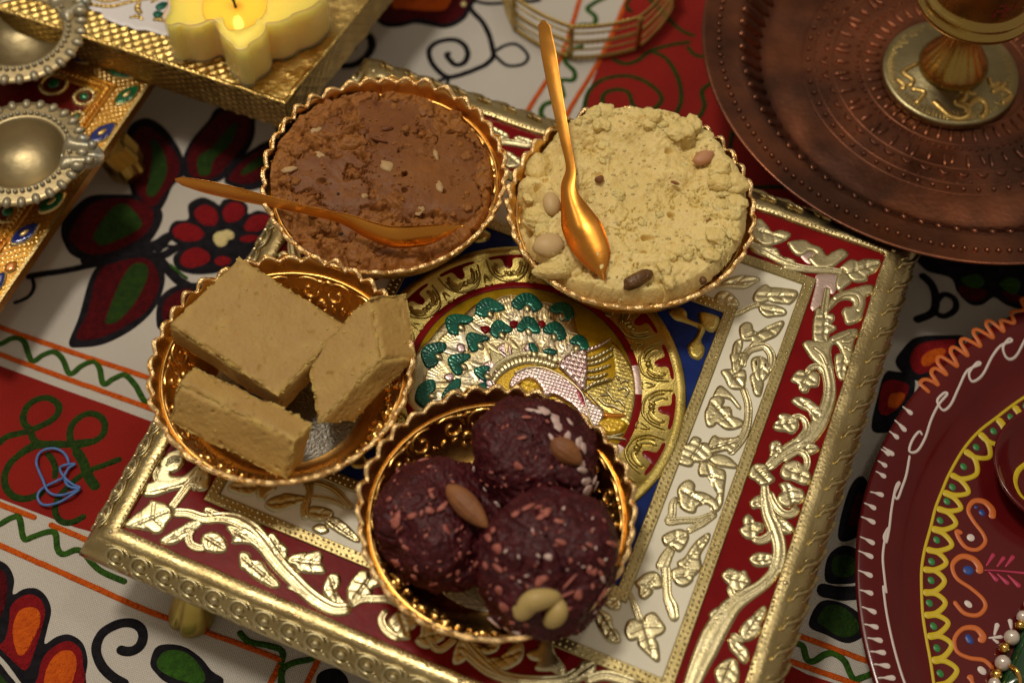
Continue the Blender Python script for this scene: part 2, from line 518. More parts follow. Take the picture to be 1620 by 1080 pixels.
for pts in ([(1150, 560), (1155, 500), (1180, 425), (1260, 372), (1370, 362), (1465, 400), (1520, 460), (1492, 510), (1430, 522), (1385, 500), (1362, 440), (1305, 425), (1250, 445), (1240, 490), (1285, 525)],
            [(1470, 240), (1545, 280), (1600, 375), (1612, 480), (1575, 560)], [(1285, 280), (1340, 302), (1400, 290), (1470, 240), (1560, 212), (1660, 195)], [(1380, 60), (1350, 20), (1400, -30), (1470, 0), (1600, 130), (1680, 170)]):
    thread("green_tendril", *a, pts, 22, DG, h=.06)
a = (1080, 0, 3)
for pts in ([(20, 215), (60, 258), (120, 268)], [(150, 280), (140, 380), (92, 430), (102, 510), (40, 600)], [(245, 590), (225, 720), (260, 780)], [(290, 912), (340, 890), (430, 884), (520, 890)]):
    thread("green_tendril", *a, pts, 22, DG, h=.06)

# leaves: a black outlined shape with red and green fillings stitched on it
def motif(name, a, black, fills):
    b = pad(name, *a, black, BK, z=.0, h=.04, g=.13)
    for nm, m, pts in fills:
        z = {'red': .035, 'inner': .065}[nm.split(':')[0]]
        pad(nm.split(':')[1], *a, pts, m, z=z, h=.04, parent=b, g=.1)
    return b
a = (90, 150, 4.909)
motif("embroidered_leaf", a, [(985, 460), (1050, 340), (1170, 200), (1260, 90), (1500, 110), (1540, 250), (1500, 400), (1400, 520), (1290, 650), (1150, 690), (1000, 650), (975, 550)],
      [('red:red_filling', MR, [(1015, 470), (1080, 340), (1200, 205), (1290, 130), (1480, 160), (1495, 300), (1400, 450), (1250, 620), (1130, 650), (1030, 610)]),
       ('inner:green_filling', DG, [(1085, 560), (1100, 470), (1200, 400), (1330, 250), (1410, 220), (1350, 380), (1225, 500), (1190, 610), (1110, 625)])])
motif("embroidered_leaf", a, [(1300, 650), (1400, 510), (1540, 400), (1700, 340), (1760, 500), (1700, 660), (1500, 740), (1340, 700)],
      [('red:red_filling', MR, [(1330, 640), (1420, 525), (1540, 440), (1670, 400), (1690, 540), (1640, 620), (1480, 690), (1360, 670)]),
       ('inner:green_filling', DG, [(1425, 600), (1500, 520), (1620, 450), (1640, 510), (1520, 590), (1440, 620)])])
motif("embroidered_leaf", a, [(520, 430), (560, 250), (680, 180), (800, 225), (900, 335), (975, 470), (985, 620), (900, 700), (840, 830), (760, 930), (640, 880), (560, 700)],
      [('red:red_filling', MR, [(560, 420), (620, 280), (720, 250), (860, 370), (945, 500), (940, 620), (850, 740), (750, 860), (650, 800), (580, 640)]),
       ('inner:green_filling', DG, [(720, 340), (800, 380), (855, 520), (840, 650), (760, 780), (690, 760), (720, 600), (735, 450)])])
a = (0, 280, 4.908)
motif("embroidered_leaf", a, [(470, 420), (500, 310), (680, 150), (900, 130), (1130, 150), (1260, 270), (1210, 430), (1090, 560), (900, 610), (700, 645), (560, 600), (500, 520)],
      [('red:red_filling', MR, [(540, 430), (700, 210), (950, 160), (1150, 210), (1190, 320), (1110, 450), (900, 560), (720, 595), (590, 535)]),
       ('inner:green_filling', DG, [(720, 440), (850, 250), (970, 200), (1105, 350), (1010, 440), (800, 525), (740, 500)])])
a = (0, 360, 3)
motif("embroidered_leaf", a, [(325, 548), (372, 420), (430, 225), (500, 150), (640, 115), (735, 140), (782, 230), (742, 365), (640, 470), (500, 545), (380, 565)],
      [('red:red_filling', MR, [(360, 520), (412, 400), (462, 215), (530, 165), (670, 138), (735, 180), (755, 275), (700, 385), (600, 460), (470, 520)]),
       ('inner:green_filling', DG, [(497, 440), (530, 340), (580, 230), (630, 168), (690, 170), (702, 230), (640, 355), (560, 440), (510, 455)])])
motif("embroidered_leaf", a, [(745, 470), (752, 340), (840, 270), (960, 270), (900, 370), (800, 460)],
      [('red:red_filling', MR, [(770, 430), (778, 350), (850, 295), (920, 290), (860, 370), (800, 425)])])
for pts, w in (([(120, 230), (200, 215), (300, 200), (420, 175), (520, 150)], 30), ([(150, 230), (158, 280), (130, 325), (60, 355)], 16), ([(380, 150), (560, 130), (700, 92), (800, 50)], 52),
               ([(735, 120), (800, 200), (850, 250), (940, 300)], 42), ([(640, 110), (760, 130), (850, 90), (960, 110)], 40), ([(760, 100), (790, 85), (830, 85)], 14), ([(1000, -60), (900, 0), (780, 50), (740, 110)], 50)):
    thread("black_stem", *a, pts, w, BK, h=.05)
thread("green_sprig", *a, [(800, 170), (850, 210), (890, 240)], 14, GR)
# round flower with red petals and a cream centre
a = (260, 250, 3.24)
fl = pad("embroidered_flower", *a, [(20, 370), (50, 320), (120, 308), (122, 235), (190, 198), (255, 220), (282, 240), (300, 212), (370, 202), (425, 240), (430, 285), (480, 268), (560, 300), (640, 420), (560, 560), (420, 600),
        (330, 570), (250, 590), (140, 592), (60, 560), (45, 500), (90, 455), (40, 420)], BK, z=.0, h=.045, g=.13)
for pts in ([(40, 365), (80, 332), (150, 336), (203, 380), (182, 415), (110, 425), (52, 400)], [(150, 275), (200, 236), (258, 258), (275, 310), (252, 345), (185, 332)], [(300, 262), (340, 225), (398, 235), (412, 280), (372, 322), (318, 326), (300, 295)],
            [(408, 350), (440, 302), (500, 288), (560, 310), (490, 372), (425, 374)], [(78, 520), (110, 472), (170, 455), (228, 488), (226, 530), (150, 560), (98, 552)], [(388, 408), (440, 392), (490, 405), (450, 430), (400, 428)],
            [(255, 525), (290, 500), (340, 515), (330, 545), (280, 550)]):
    pad("petal", *a, pts, T_RED, z=.04, h=.06, parent=fl)
pad("flower_centre", *a, [(248, 405), (268, 378), (300, 372), (325, 366), (358, 385), (352, 412), (330, 418), (318, 440), (300, 452), (268, 448)], T_CREAM, z=.04, h=.08, parent=fl)
# orange flower, bottom left
a = (0, 880, 5.4)
fb = pad("embroidered_flower", *a, [(-180, 40), (-60, 20), (60, 70), (120, 190), (110, 320), (200, 275), (310, 270), (395, 340), (435, 460), (400, 620), (380, 740), (480, 680), (590, 660), (700, 730), (745, 870), (730, 1000), (690, 1160),
       (250, 1160), (160, 1010), (60, 870), (-40, 770), (-180, 760)], BK, z=.0, h=.04, g=.13)
for m, z, nm, pts in ((T_MAROON, .035, 'petal', [(-160, 80), (10, 110), (62, 220), (45, 400), (-20, 540), (-160, 560)]), (T_RED, .035, 'petal', [(88, 430), (160, 352), (260, 318), (350, 365), (385, 470), (352, 620), (300, 790), (222, 965), (110, 890), (-10, 770), (40, 700), (75, 560)]),
                      (T_RED, .035, 'petal', [(325, 1010), (365, 860), (470, 755), (590, 716), (685, 785), (706, 900), (690, 1110), (320, 1120)]), (OR, .07, 'petal_filling', [(108, 580), (160, 460), (260, 425), (335, 460), (342, 560), (290, 690), (212, 825), (148, 832), (108, 700)]),
                      (OR, .07, 'petal_filling', [(378, 1010), (428, 885), (520, 800), (612, 800), (655, 880), (640, 1000), (580, 1110), (390, 1110)])):
    pad(nm, *a, pts, m, z=z, h=.045, parent=fb)
thread("black_edge_line", *a, [(-40, 770), (60, 870), (160, 1000), (240, 1110)], 40, BK)
motif("embroidered_leaf", a, [(-120, 860), (-20, 890), (70, 1000), (140, 1090), (120, 1180), (-120, 1180)], [('red:green_filling', T_DKGREEN, [(-110, 960), (-30, 970), (40, 1050), (90, 1130), (-100, 1150)])])
thread("black_spiral", *a, [(1000, 775), (1060, 802), (1130, 800), (1190, 760), (1218, 690), (1206, 620), (1150, 572), (1050, 562), (940, 600), (860, 665), (822, 755), (832, 850), (882, 950), (970, 1030), (1090, 1100)], 66, BK, h=.07)
a = (0, 720, 3)
motif("embroidered_leaf", a, [(712, 985), (738, 910), (800, 893), (880, 908), (955, 960), (1005, 1020), (1060, 1060), (1030, 1110), (900, 1110), (790, 1075), (738, 1030)],
      [('red:green_filling', GR, [(742, 982), (775, 930), (850, 922), (920, 960), (972, 1040), (955, 1080), (850, 1065), (765, 1022)])])
pad("embroidered_leaf", *a, [(1500, 1060), (1530, 1020), (1600, 1010), (1650, 1060), (1640, 1130), (1520, 1130)], BK)
# spiral vine and red blossom, top
a = (560, 0, 5.4)
motif("embroidered_blossom", a, [(120, 70), (180, 160), (270, 222), (400, 222), (520, 195), (650, 215), (780, 238), (900, 195), (985, 100), (1000, -120), (120, -120)],
      [('red:red_filling', T_MAROON, [(170, 110), (280, 185), (420, 180), (540, 150), (660, 170), (770, 200), (880, 160), (955, 75), (960, -100), (140, -100)]),
       ('inner:orange_filling', OR, [(330, 60), (380, -40), (810, -80), (790, 70), (640, 90), (450, 72)])])
pad("yellow_dot", *a, [(915, 20), (940, 8), (960, 30), (940, 52), (918, 45)], T_CREAM, z=.07, h=.04, g=.05)
for pts, w in (([(950, -20), (1010, 90), (1100, 190), (1152, 290), (1182, 400), (1188, 480), (1130, 545), (1020, 595), (900, 640), (800, 655), (728, 608), (662, 530), (640, 440), (680, 372), (780, 338), (880, 342), (948, 390), (972, 460), (940, 530), (870, 550), (820, 510), (792, 462), (828, 448)], 46),
               ([(1195, 440), (1290, 385), (1380, 375), (1450, 420), (1488, 490), (1440, 548), (1330, 562), (1250, 520), (1195, 455)], 30), ([(-120, 560), (0, 545), (100, 480), (150, 400), (140, 315), (80, 280), (20, 310), (-20, 390), (20, 400)], 66), ([(820, 650), (750, 680), (690, 705), (600, 760)], 36), ([(810, 650), (800, 700), (780, 760)], 30),
               ([(980, -10), (1060, 12), (1150, 28), (1300, 22)], 34), ([(1380, -10), (1500, 10), (1600, -10)], 40)):
    thread("black_vine", *a, pts, w, BK, h=.065)
# right of the tray
a = (1080, 360, 3)
motif("embroidered_blossom", a, [(1140, 100), (1640, 100), (1700, 360), (1620, 385), (1540, 365), (1480, 328), (1425, 362), (1365, 360), (1305, 300), (1272, 235), (1150, 195)],
      [('red:red_filling', T_MAROON, [(1312, 275), (1420, 285), (1445, 320), (1390, 348), (1335, 325)]), ('red:red_filling', T_MAROON, [(1515, 300), (1590, 310), (1620, 340), (1560, 350)]),
       ('inner:green_filling', GR, [(1325, 235), (1400, 218), (1435, 258), (1395, 284), (1340, 265)]), ('inner:green_filling', GR, [(1505, 260), (1560, 232), (1605, 260), (1582, 312), (1530, 292)])])
thread("black_vine", *a, [(1130, 215), (1185, 270), (1203, 340), (1185, 400), (1100, 440)], 36, BK)
thread("black_vine", *a, [(1205, 350), (1240, 312), (1288, 330), (1298, 378), (1252, 415), (1205, 400), (1205, 350)], 27, BK)
motif("embroidered_blossom", a, [(1040, 580), (1110, 518), (1250, 508), (1340, 520), (1300, 640), (1150, 725), (1060, 700), (1010, 640)],
      [('red:red_filling', T_RED, [(1085, 600), (1130, 548), (1250, 528), (1300, 538), (1230, 640), (1130, 695), (1085, 660)]), ('inner:orange_filling', OR, [(1135, 612), (1180, 578), (1235, 568), (1250, 595), (1170, 655), (1135, 650)])])
motif("embroidered_blossom", a, [(960, 690), (1000, 680), (1100, 715), (1080, 850), (1020, 950), (900, 960), (930, 780)],
      [('red:red_filling', T_RED, [(960, 730), (1070, 745), (1045, 830), (970, 890), (930, 860)]), ('inner:orange_filling', OR, [(985, 790), (1055, 785), (1025, 850), (975, 850)])])
a = (1080, 720, 3)
motif("embroidered_leaf", a, [(690, 480), (755, 425), (835, 445), (890, 520), (840, 590), (760, 605), (680, 590)], [('red:green_filling', DG, [(720, 480), (785, 465), (830, 510), (805, 565), (740, 572), (708, 540)])])
motif("embroidered_leaf", a, [(600, 800), (655, 690), (760, 695), (850, 755), (880, 830), (790, 885), (680, 845)], [('red:green_filling', DG, [(640, 775), (690, 705), (770, 718), (838, 790), (822, 845), (750, 855), (682, 815)])])
thread("black_stem", *a, [(640, 630), (690, 640), (760, 650), (900, 640)], 56, BK)
motif("embroidered_leaf", a, [(740, 390), (790, 160), (860, 100), (920, 250), (850, 370)], [('red:red_filling', T_MAROON, [(790, 320), (830, 180), (870, 200), (850, 310)])])
# ------------------------------------------------------------------ the big enamelled tray
E1 = np.array([.91570, -.40187]); E2 = np.array([.36668, .93035]); TZ = 4.5
MI = np.linalg.inv(np.array([E1, E2]).T)
def uvw(u, v, z=TZ):
    u = np.asarray(u, float); v = np.asarray(v, float)
    p = u[..., None] * E1 + v[..., None] * E2
    return np.concatenate([p, np.broadcast_to(np.asarray(z, float), u.shape)[..., None]], -1)
def uvmap(z0):
    return lambda x, y, h: uvw(x, y, z0 + h)
TRAY = thing("ornate_tray", "large square gold tray with red, cream and blue enamel round a peacock", "tray", (0, 0, 0))

def frame_ring(prof, n=60):
    """mitred square ring; prof: (half width, z); points along each side for later dents"""
    V = []
    for s, z in prof:
        c = np.array([(-s, -s), (s, -s), (s, s), (-s, s)])
        for i in range(4):
            for k in range(n):
                p = c[i] + (c[(i + 1) % 4] - c[i]) * k / n
                V.append(uvw(p[0], p[1], z))
    return np.array(V), grid_faces(len(prof), 4 * n, True)[:, ::-1]

def square_band(name, a, b, z, mat, h=.0, parent=TRAY, r=.03):
    pr = [(a, z - .1), (a, z + h - r), (a + r, z + h), (b - r, z + h), (b, z + h - r), (b, z - .1)]
    v, f = frame_ring(pr, 4)
    return obj(name, v, f, mat, parent, sm=False)

v, f = frame_ring([(11.05, 4.3), (11.05, 4.60), (11.09, 4.63), (11.54, 4.62), (11.60, 4.56), (11.66, 4.53), (11.85, 4.47), (12.05, 4.30), (12.2, 4.05), (12.28, 3.75), (12.2, 3.45), (12.0, 3.28), (11.6, 3.2), (11.0, 3.2)], 90)
n = vn(v, 1.3, 3); v[:, 2] += .025 * n; v[:, :2] += .012 * n[:, None]
obj("rim", v, f, GOLDR, TRAY)
v, f = prism(uvw(np.array([-11.1, 11.1, 11.1, -11.1]), np.array([-11.1, -11.1, 11.1, 11.1]))[:, :2], 3.2, 4.38)
obj("base_board", v, f, GOLDR, TRAY, sm=False)
square_band("red_enamel_border", 8.86, 11.07, 4.47, RED)
square_band("beaded_border", 8.44, 8.88, 4.5, GOLDB, .05)
square_band("cream_enamel_border", 6.42, 8.46, 4.47, WHITE)
square_band("beaded_border", 5.98, 6.44, 4.5, GOLDB, .05)
# blue corner fields (one plate, seen only in the four corners)
v, f = prism(uvw(np.array([-6., 6., 6., -6.]), np.array([-6., -6., 6., 6.]))[:, :2], 4.36, 4.47)
obj("blue_enamel_field", v, f, BLUE, TRAY, sm=False)

def disc_ring(name, prof, mat, seg=128):
    a = np.linspace(0, 2 * math.pi, seg, endpoint=False)
    V = np.concatenate([uvw(r * np.cos(a), r * np.sin(a), np.full(seg, z)) for r, z in prof])
    return obj(name, V, grid_faces(len(prof), seg, True)[:, ::-1], mat, TRAY)
disc_ring("scroll_ring", [(4.2, 4.4), (4.45, 4.52), (5.75, 4.52), (5.80, 4.57), (6.08, 4.58), (6.14, 4.53), (6.14, 4.4)], GOLDY)
disc_ring("medallion", [(0.01, 4.505), (1, 4.505), (2, 4.505), (3, 4.505), (4.22, 4.505), (4.24, 4.4)], YELL)
# red line round the medallion, worn through in places
def arc(r, a0, a1, w, mat, name, z=4.525, h=.02):
    t = np.linspace(R(a0), R(a1), max(4, int(abs(a1 - a0) / 3)))
    V, F = strip(np.c_[r * np.cos(t), r * np.sin(t)], [w, w], h, uvmap(z), cols=5, ends=False)
    return obj(name, V, F, mat, TRAY)
for a0, a1, m, nm in ((34, 215, RED, "red_enamel_line"), (18, 34, PINK, "worn_line"), (-12, 18, RED, "red_enamel_line"), (-19, -12, PINK, "worn_line"), (-145, -19, RED, "red_enamel_line")):
    arc(4.36, a0, a1, .26, m, nm)

# beads along the borders (far too many to count)
def bead_row(cs, r, sp, z):
    out = []
    for s in cs:
        n = int(2 * s / sp)
        for i in range(n):
            t = -s + 2 * s * (i + .5) / n
            for u, w in ((t, -s), (s, t), (-t, s), (-s, -t)):
                k = r * (.8 + .4 * RNG.random())
                c = uvw(u + .015 * RNG.standard_normal(), w + .015 * RNG.standard_normal(), z)
                out.append(ball(c, (k, k, k * .8), 6, 4))
    return join(out)
v, f = bead_row([8.55, 8.76, 6.10, 6.32], .060, .20, 4.555)
obj("border_beads", v, f, BEADG, TRAY, kind="stuff")
v, f = bead_row([11.14], .05, .17, 4.635)
obj("ledge_beads", v, f, BEADG, TRAY, kind="stuff")
for u, w in ((-11.3, -11.3), (11.3, 11.3), (11.3, -11.3), (-11.3, 11.3), (11.3, -3.6), (2.2, -11.3), (-11.3, 1), (-2, 11.3)):
    v, f = ball(uvw(u, w, 4.62), (.1, .1, .06), 10, 6)
    obj("rivet", v, f, SILV, TRAY)

# ---- traced relief: crop origin, scale and points of the photograph put on the tray's top
RZ = 4.475
def RP(a, pts, mat=GOLD, h=.085, name="leaf", vein=2, z=RZ, g=.058, tex=None, rnd=True, grooves=None):
    o = C(*a, pts, z + .08)
    V, F = poly(o, h, flat(z), g=g, grooves=(veins(o, vein) if vein else ()) if grooves is None else grooves, tex=tex, rnd=rnd, grow=.055)
    return obj(name, V, F, mat, TRAY)
def RS(a, pts, w, mat=GOLD, h=.09, name="stem", groove='two', z=RZ, lobes=None, cols=11):
    p = C(*a, pts, z + .08)
    w = [x / a[2] / 40.5 + .07 for x in (w if isinstance(w, list) else [w, w])]
    V, F = strip(p, w, h, flat(z), cols=cols, groove=groove, lobes=lobes, flatness=5)
    return obj(name, V, F, mat, TRAY)

A1 = (1170, 400, 6); A2 = (1120, 560, 6); A3 = (1040, 720, 6); A4 = (980, 900, 6); A5 = (180, 690, 6); A6 = (380, 780, 6); A7 = (740, 900, 6); A8 = (960, 420, 6); AT = (1180, 280, 5.4); AB = (600, 930, 7.2); AW = (400, 680, 7.714); AC = (960, 580, 6); AM = (700, 140, 9)
# red border, right side
RP(A1, [(960, 140), (1060, 60), (1130, 75), (1200, 55), (1330, 70), (1290, 160), (1215, 200), (1205, 250), (1110, 262), (1050, 230), (1000, 150)])
RS(A1, [(400, 120), (600, 150), (830, 165), (1000, 180)], [64, 50, 40])
RP(A1, [(940, 210), (1000, 180), (1060, 250), (1000, 310), (950, 345), (920, 300)], vein=0)
RP(A1, [(750, 205), (950, 210), (920, 300), (885, 370), (850, 320), (800, 330), (780, 450), (720, 515), (690, 510), (740, 300)], mat=PINK, h=.03, name="worn_patch", vein=0)
RS(A1, [(838, 315), (825, 430), (800, 600)], [40, 66, 70], groove='mid', name="leaf")
RP(A1, [(830, 550), (870, 440), (960, 370), (1100, 330), (1250, 298), (1260, 370), (1200, 400), (1188, 480), (1172, 540), (1150, 620), (1070, 660), (1020, 660), (1000, 600), (985, 560), (1010, 515), (1080, 510), (1080, 452), (1030, 430), (950, 440), (880, 500)], vein=0, name="scroll_leaf")
RS(A1, [(890, 440), (1000, 380), (1120, 385), (1160, 470), (1120, 560)], [30, 40, 40, 30], h=.07, z=RZ + .08, groove=None, name="scroll_leaf_ridge")
RP(A1, [(740, 520), (800, 540), (830, 580), (890, 575), (890, 630), (850, 660), (910, 690), (900, 720), (850, 750), (840, 800), (830, 850), (720, 830), (705, 760), (710, 650), (725, 570)], vein=3, name="stem")
RP(A1, [(610, 860), (640, 830), (720, 830), (830, 830), (870, 800), (960, 750), (1110, 715), (1115, 770), (1090, 800), (1070, 900), (1070, 960), (1040, 1040), (1000, 1000), (960, 900), (920, 850), (880, 860), (860, 930), (870, 1010), (880, 1090), (800, 1080), (700, 1000), (650, 930)], vein=0, name="acanthus_leaf")
for p in ([(870, 830), (960, 790), (1070, 740)], [(960, 830), (1040, 830), (1090, 790)], [(980, 880), (1040, 900), (1060, 940)], [(700, 880), (800, 960), (840, 1060)]):
    RS(A1, p, [20, 34, 20], h=.06, z=RZ + .08, groove=None, name="acanthus_ridge", cols=7)
RP(A2, [(1225, 0), (1330, 0), (1370, 80), (1320, 90), (1310, 180), (1275, 235), (1240, 190), (1220, 90)])
RS(A2, [(1030, -70), (1110, 80), (1150, 220), (1160, 340), (1130, 490), (1060, 640), (960, 780), (800, 880), (680, 960), (560, 1080)], [130, 115, 100, 110, 110, 135, 125, 120, 100, 80], name="vine")
RP(A2, [(800, 240), (830, 180), (870, 150), (915, 160), (940, 200), (1000, 160), (1050, 190), (1040, 290), (970, 300), (940, 350), (890, 340), (860, 270)], name="flower", vein=2)
RS(A2, [(930, 180), (985, 120), (1060, 115), (1120, 190)], [40, 60, 60])
RP(A2, [(805, 440), (850, 405), (950, 420), (1020, 470), (1085, 530), (1080, 600), (1050, 640), (1000, 620), (960, 530), (890, 500)])
RP(A2, [(630, 690), (650, 640), (690, 610), (675, 575), (730, 560), (790, 580), (850, 620), (850, 690), (800, 740), (740, 720), (680, 715)], name="flower", vein=2)
RS(A2, [(790, 600), (870, 585), (930, 640), (930, 730), (840, 850)], [40, 50, 70, 80])
RP(A2, [(600, 850), (640, 820), (680, 830), (710, 890), (720, 920), (640, 1000), (580, 1040), (560, 1030), (600, 950)])
RP(A2, [(740, 890), (850, 830), (950, 820), (1040, 870), (1045, 905), (960, 940), (860, 910), (800, 940)])
RS(A2, [(700, 1000), (780, 950), (860, 915), (930, 960), (950, 1060)], [60, 60, 60, 50])
RP(A3, [(880, 190), (900, 110), (950, 75), (1040, 95), (1050, 140), (1110, 215), (1050, 260), (990, 270), (930, 220)], name="knot", vein=3)
RP(A3, [(1180, 160), (1215, 80), (1290, 50), (1340, 60), (1400, 110), (1440, 150), (1450, 210), (1420, 265), (1350, 250), (1280, 220), (1210, 210)], name="flower")
RS(A3, [(1325, 40), (1330, 120), (1380, 142), (1420, 100), (1425, 20), (1380, -30)], [30, 45, 50, 45])
RP(A3, [(1150, 390), (1200, 330), (1170, 270), (1240, 255), (1310, 300), (1380, 330), (1390, 400), (1340, 450), (1290, 440), (1240, 480), (1180, 450)], name="flower")
RS(A3, [(1020, 250), (1030, 400), (1060, 550), (1120, 700), (1160, 850), (1150, 1000), (1100, 1120)], [55, 90, 115, 125, 115, 110, 110], name="vine")
RS(A3, [(1060, 330), (1110, 450), (1190, 540), (1280, 545), (1335, 470)], [60, 75, 75, 60])
RP(A3, [(890, 430), (960, 380), (1020, 400), (1040, 460), (1020, 500), (960, 480), (910, 490)])
RP(A3, [(790, 700), (830, 660), (825, 600), (860, 555), (900, 590), (930, 630), (990, 640), (1000, 700), (960, 720), (930, 770), (880, 780), (830, 760)], name="flower")
RS(A3, [(890, 780), (980, 800), (1060, 760), (1100, 690)], [50, 75, 70])
RP(A3, [(1080, 540), (1160, 590), (1230, 620), (1295, 690), (1250, 730), (1200, 720), (1150, 660)])
RP(A3, [(885, 970), (930, 930), (1000, 920), (1090, 940), (1110, 990), (1060, 1030), (950, 1040), (905, 1010)])
RP(A4, [(985, 40), (1050, -10), (1140, 20), (1190, 10), (1215, 60), (1235, 110), (1200, 160), (1150, 200), (1090, 190), (1040, 130), (1000, 90)], name="flower")
RS(A4, [(1500, -60), (1440, 60), (1330, 160), (1200, 240), (1080, 330), (990, 450), (900, 600), (830, 750), (760, 900), (690, 1080), (640, 1220)], [80, 90, 100, 120, 150, 170, 185, 175, 150, 130, 110], name="vine")
RS(A4, [(1040, 150), (1080, 240), (1150, 262), (1240, 225)], [50, 70, 70])
RP(A4, [(860, 420), (910, 370), (970, 350), (990, 310), (1050, 310), (1060, 400), (1000, 470), (910, 470), (880, 460)], vein=1)
RP(A4, [(1150, 590), (1190, 510), (1280, 430), (1375, 345), (1385, 400), (1340, 500), (1330, 580), (1260, 650), (1190, 660)])
RS(A4, [(1065, 600), (1120, 650), (1210, 655)], [50, 60, 50])
RP(A4, [(1050, 650), (1120, 690), (1190, 730), (1225, 800), (1190, 880), (1120, 810), (1060, 740)])
RP(A4, [(920, 960), (980, 880), (1050, 845), (1110, 870), (1130, 960), (1110, 1070), (1000, 1100), (940, 1060)])
# red border, front side
RP(A5, [(105, 835), (200, 740), (330, 640), (340, 610), (420, 620), (510, 650), (550, 740), (490, 820), (450, 890), (390, 910), (330, 880), (220, 860)])
RS(A5, [(530, 690), (620, 570), (720, 440), (820, 360)], [64, 70, 80])
RP(A5, [(285, 550), (320, 490), (380, 440), (470, 440), (580, 430), (700, 400), (760, 340), (780, 300), (900, 330), (880, 480), (800, 500), (760, 470), (640, 480), (520, 510), (400, 550)])
RP(A5, [(440, 250), (480, 190), (560, 150), (650, 170), (650, 250), (600, 310), (520, 330), (460, 300)], name="bud", vein=0)
RS(A5, [(445, 270), (398, 340), (420, 415), (520, 430), (660, 395)], [40, 55, 55, 40])
RS(A5, [(540, 715), (700, 722), (860, 770), (1000, 760), (1150, 780), (1280, 850), (1380, 950), (1470, 1080)], [80, 80, 90, 95, 130, 150, 145, 150], name="vine")
RP(A5, [(860, 690), (900, 665), (1000, 710), (1100, 760), (1050, 800), (900, 760)], vein=1)
RP(A5, [(440, 980), (520, 920), (640, 850), (740, 800), (830, 810), (760, 880), (700, 940), (640, 970), (560, 1010), (480, 1005)])
RP(A5, [(830, 980), (870, 920), (940, 905), (1020, 940), (1060, 1010), (1050, 1080), (960, 1090), (860, 1060)], name="bud", vein=2)
RS(A5, [(760, 850), (712, 930), (725, 1010), (800, 1050), (890, 1045)], [50, 65, 65, 50])
RP(A5, [(1070, 850), (1150, 840), (1260, 880), (1380, 960), (1430, 1060), (1350, 1020), (1240, 1000), (1130, 1000), (1130, 930)], vein=3, name="acanthus_leaf")
RS(A6, [(-20, 310), (120, 390), (230, 480), (320, 600), (420, 720), (520, 820), (620, 920), (750, 1020), (900, 1090), (1060, 1080)], [120, 150, 140, 130, 120, 120, 120, 110, 100], name="vine")
RP(A6, [(260, 410), (310, 370), (370, 450), (440, 520), (430, 600), (390, 640), (310, 560), (280, 480)])
RP(A6, [(450, 650), (480, 590), (560, 560), (640, 560), (740, 545), (775, 590), (760, 640), (800, 740), (700, 745), (620, 740), (550, 720), (520, 670)], name="flower", vein=2)
RP(A6, [(0, 560), (80, 570), (100, 630), (190, 640), (250, 720), (320, 800), (370, 870), (310, 880), (220, 840), (130, 790), (40, 710), (0, 690)])
RS(A6, [(440, 870), (540, 905), (660, 970)], [40, 50, 40])
RP(A6, [(790, 900), (820, 810), (870, 760), (930, 770), (940, 850), (900, 920), (960, 990), (1000, 1040), (900, 1040), (830, 980)])
RP(A6, [(1020, 950), (1040, 850), (1090, 780), (1140, 730), (1210, 740), (1220, 790), (1310, 800), (1330, 850), (1250, 890), (1240, 950), (1180, 970), (1150, 1000), (1100, 1030), (1040, 1010)], name="flower", vein=2)
RS(A6, [(1040, 1060), (1150, 1000), (1300, 995), (1420, 1000), (1520, 1050)], [60, 60, 60])
RP(AB, [(110, 370), (210, 270), (290, 300), (420, 340), (400, 420), (340, 470), (340, 560), (230, 560), (190, 500)], name="flower", mat=GOLD)
RS(AB, [(90, 230), (25, 340), (60, 450), (150, 530), (250, 570)], [60, 75, 75, 60])
RP(AB, [(420, 590), (480, 520), (490, 420), (520, 390), (640, 440), (740, 480), (730, 560), (660, 600), (560, 660), (480, 650)], name="flower")
RS(AB, [(590, 570), (620, 660), (700, 690), (800, 620), (880, 540)], [50, 65, 60])
RP(AB, [(850, 830), (870, 700), (910, 600), (930, 560), (1010, 580), (1030, 700), (980, 790), (900, 840)])
RS(AB, [(960, 550), (1040, 660), (1150, 780), (1280, 900), (1420, 1000), (1620, 1090)], [70, 90, 100, 110, 110], name="vine")
RP(AB, [(1050, 600), (1130, 640), (1250, 640), (1360, 600), (1330, 690), (1230, 730), (1130, 700)])
RP(A7, [(100, 800), (200, 840), (330, 820), (400, 740), (480, 680), (520, 720), (510, 830), (440, 900), (350, 940), (280, 960), (180, 890)], name="acanthus_leaf", vein=3)
RS(A7, [(-20, 770), (120, 900), (260, 980), (420, 1030), (600, 1050), (800, 1050), (950, 1020), (1060, 950)], [80, 90, 90, 80], name="vine")
RP(A7, [(570, 790), (670, 750), (700, 690), (790, 700), (820, 790), (880, 870), (920, 940), (900, 1020), (850, 980), (800, 950), (720, 950), (650, 930), (680, 860), (610, 840)], vein=0)
RP(A7, [(900, 1050), (970, 1000), (1050, 930), (1090, 870), (1150, 880), (1200, 870), (1210, 930), (1180, 990), (1100, 1030), (1000, 1070)])
RS(A7, [(1110, 1050), (1280, 1000), (1420, 1020), (1620, 1090)], [70, 90, 90])
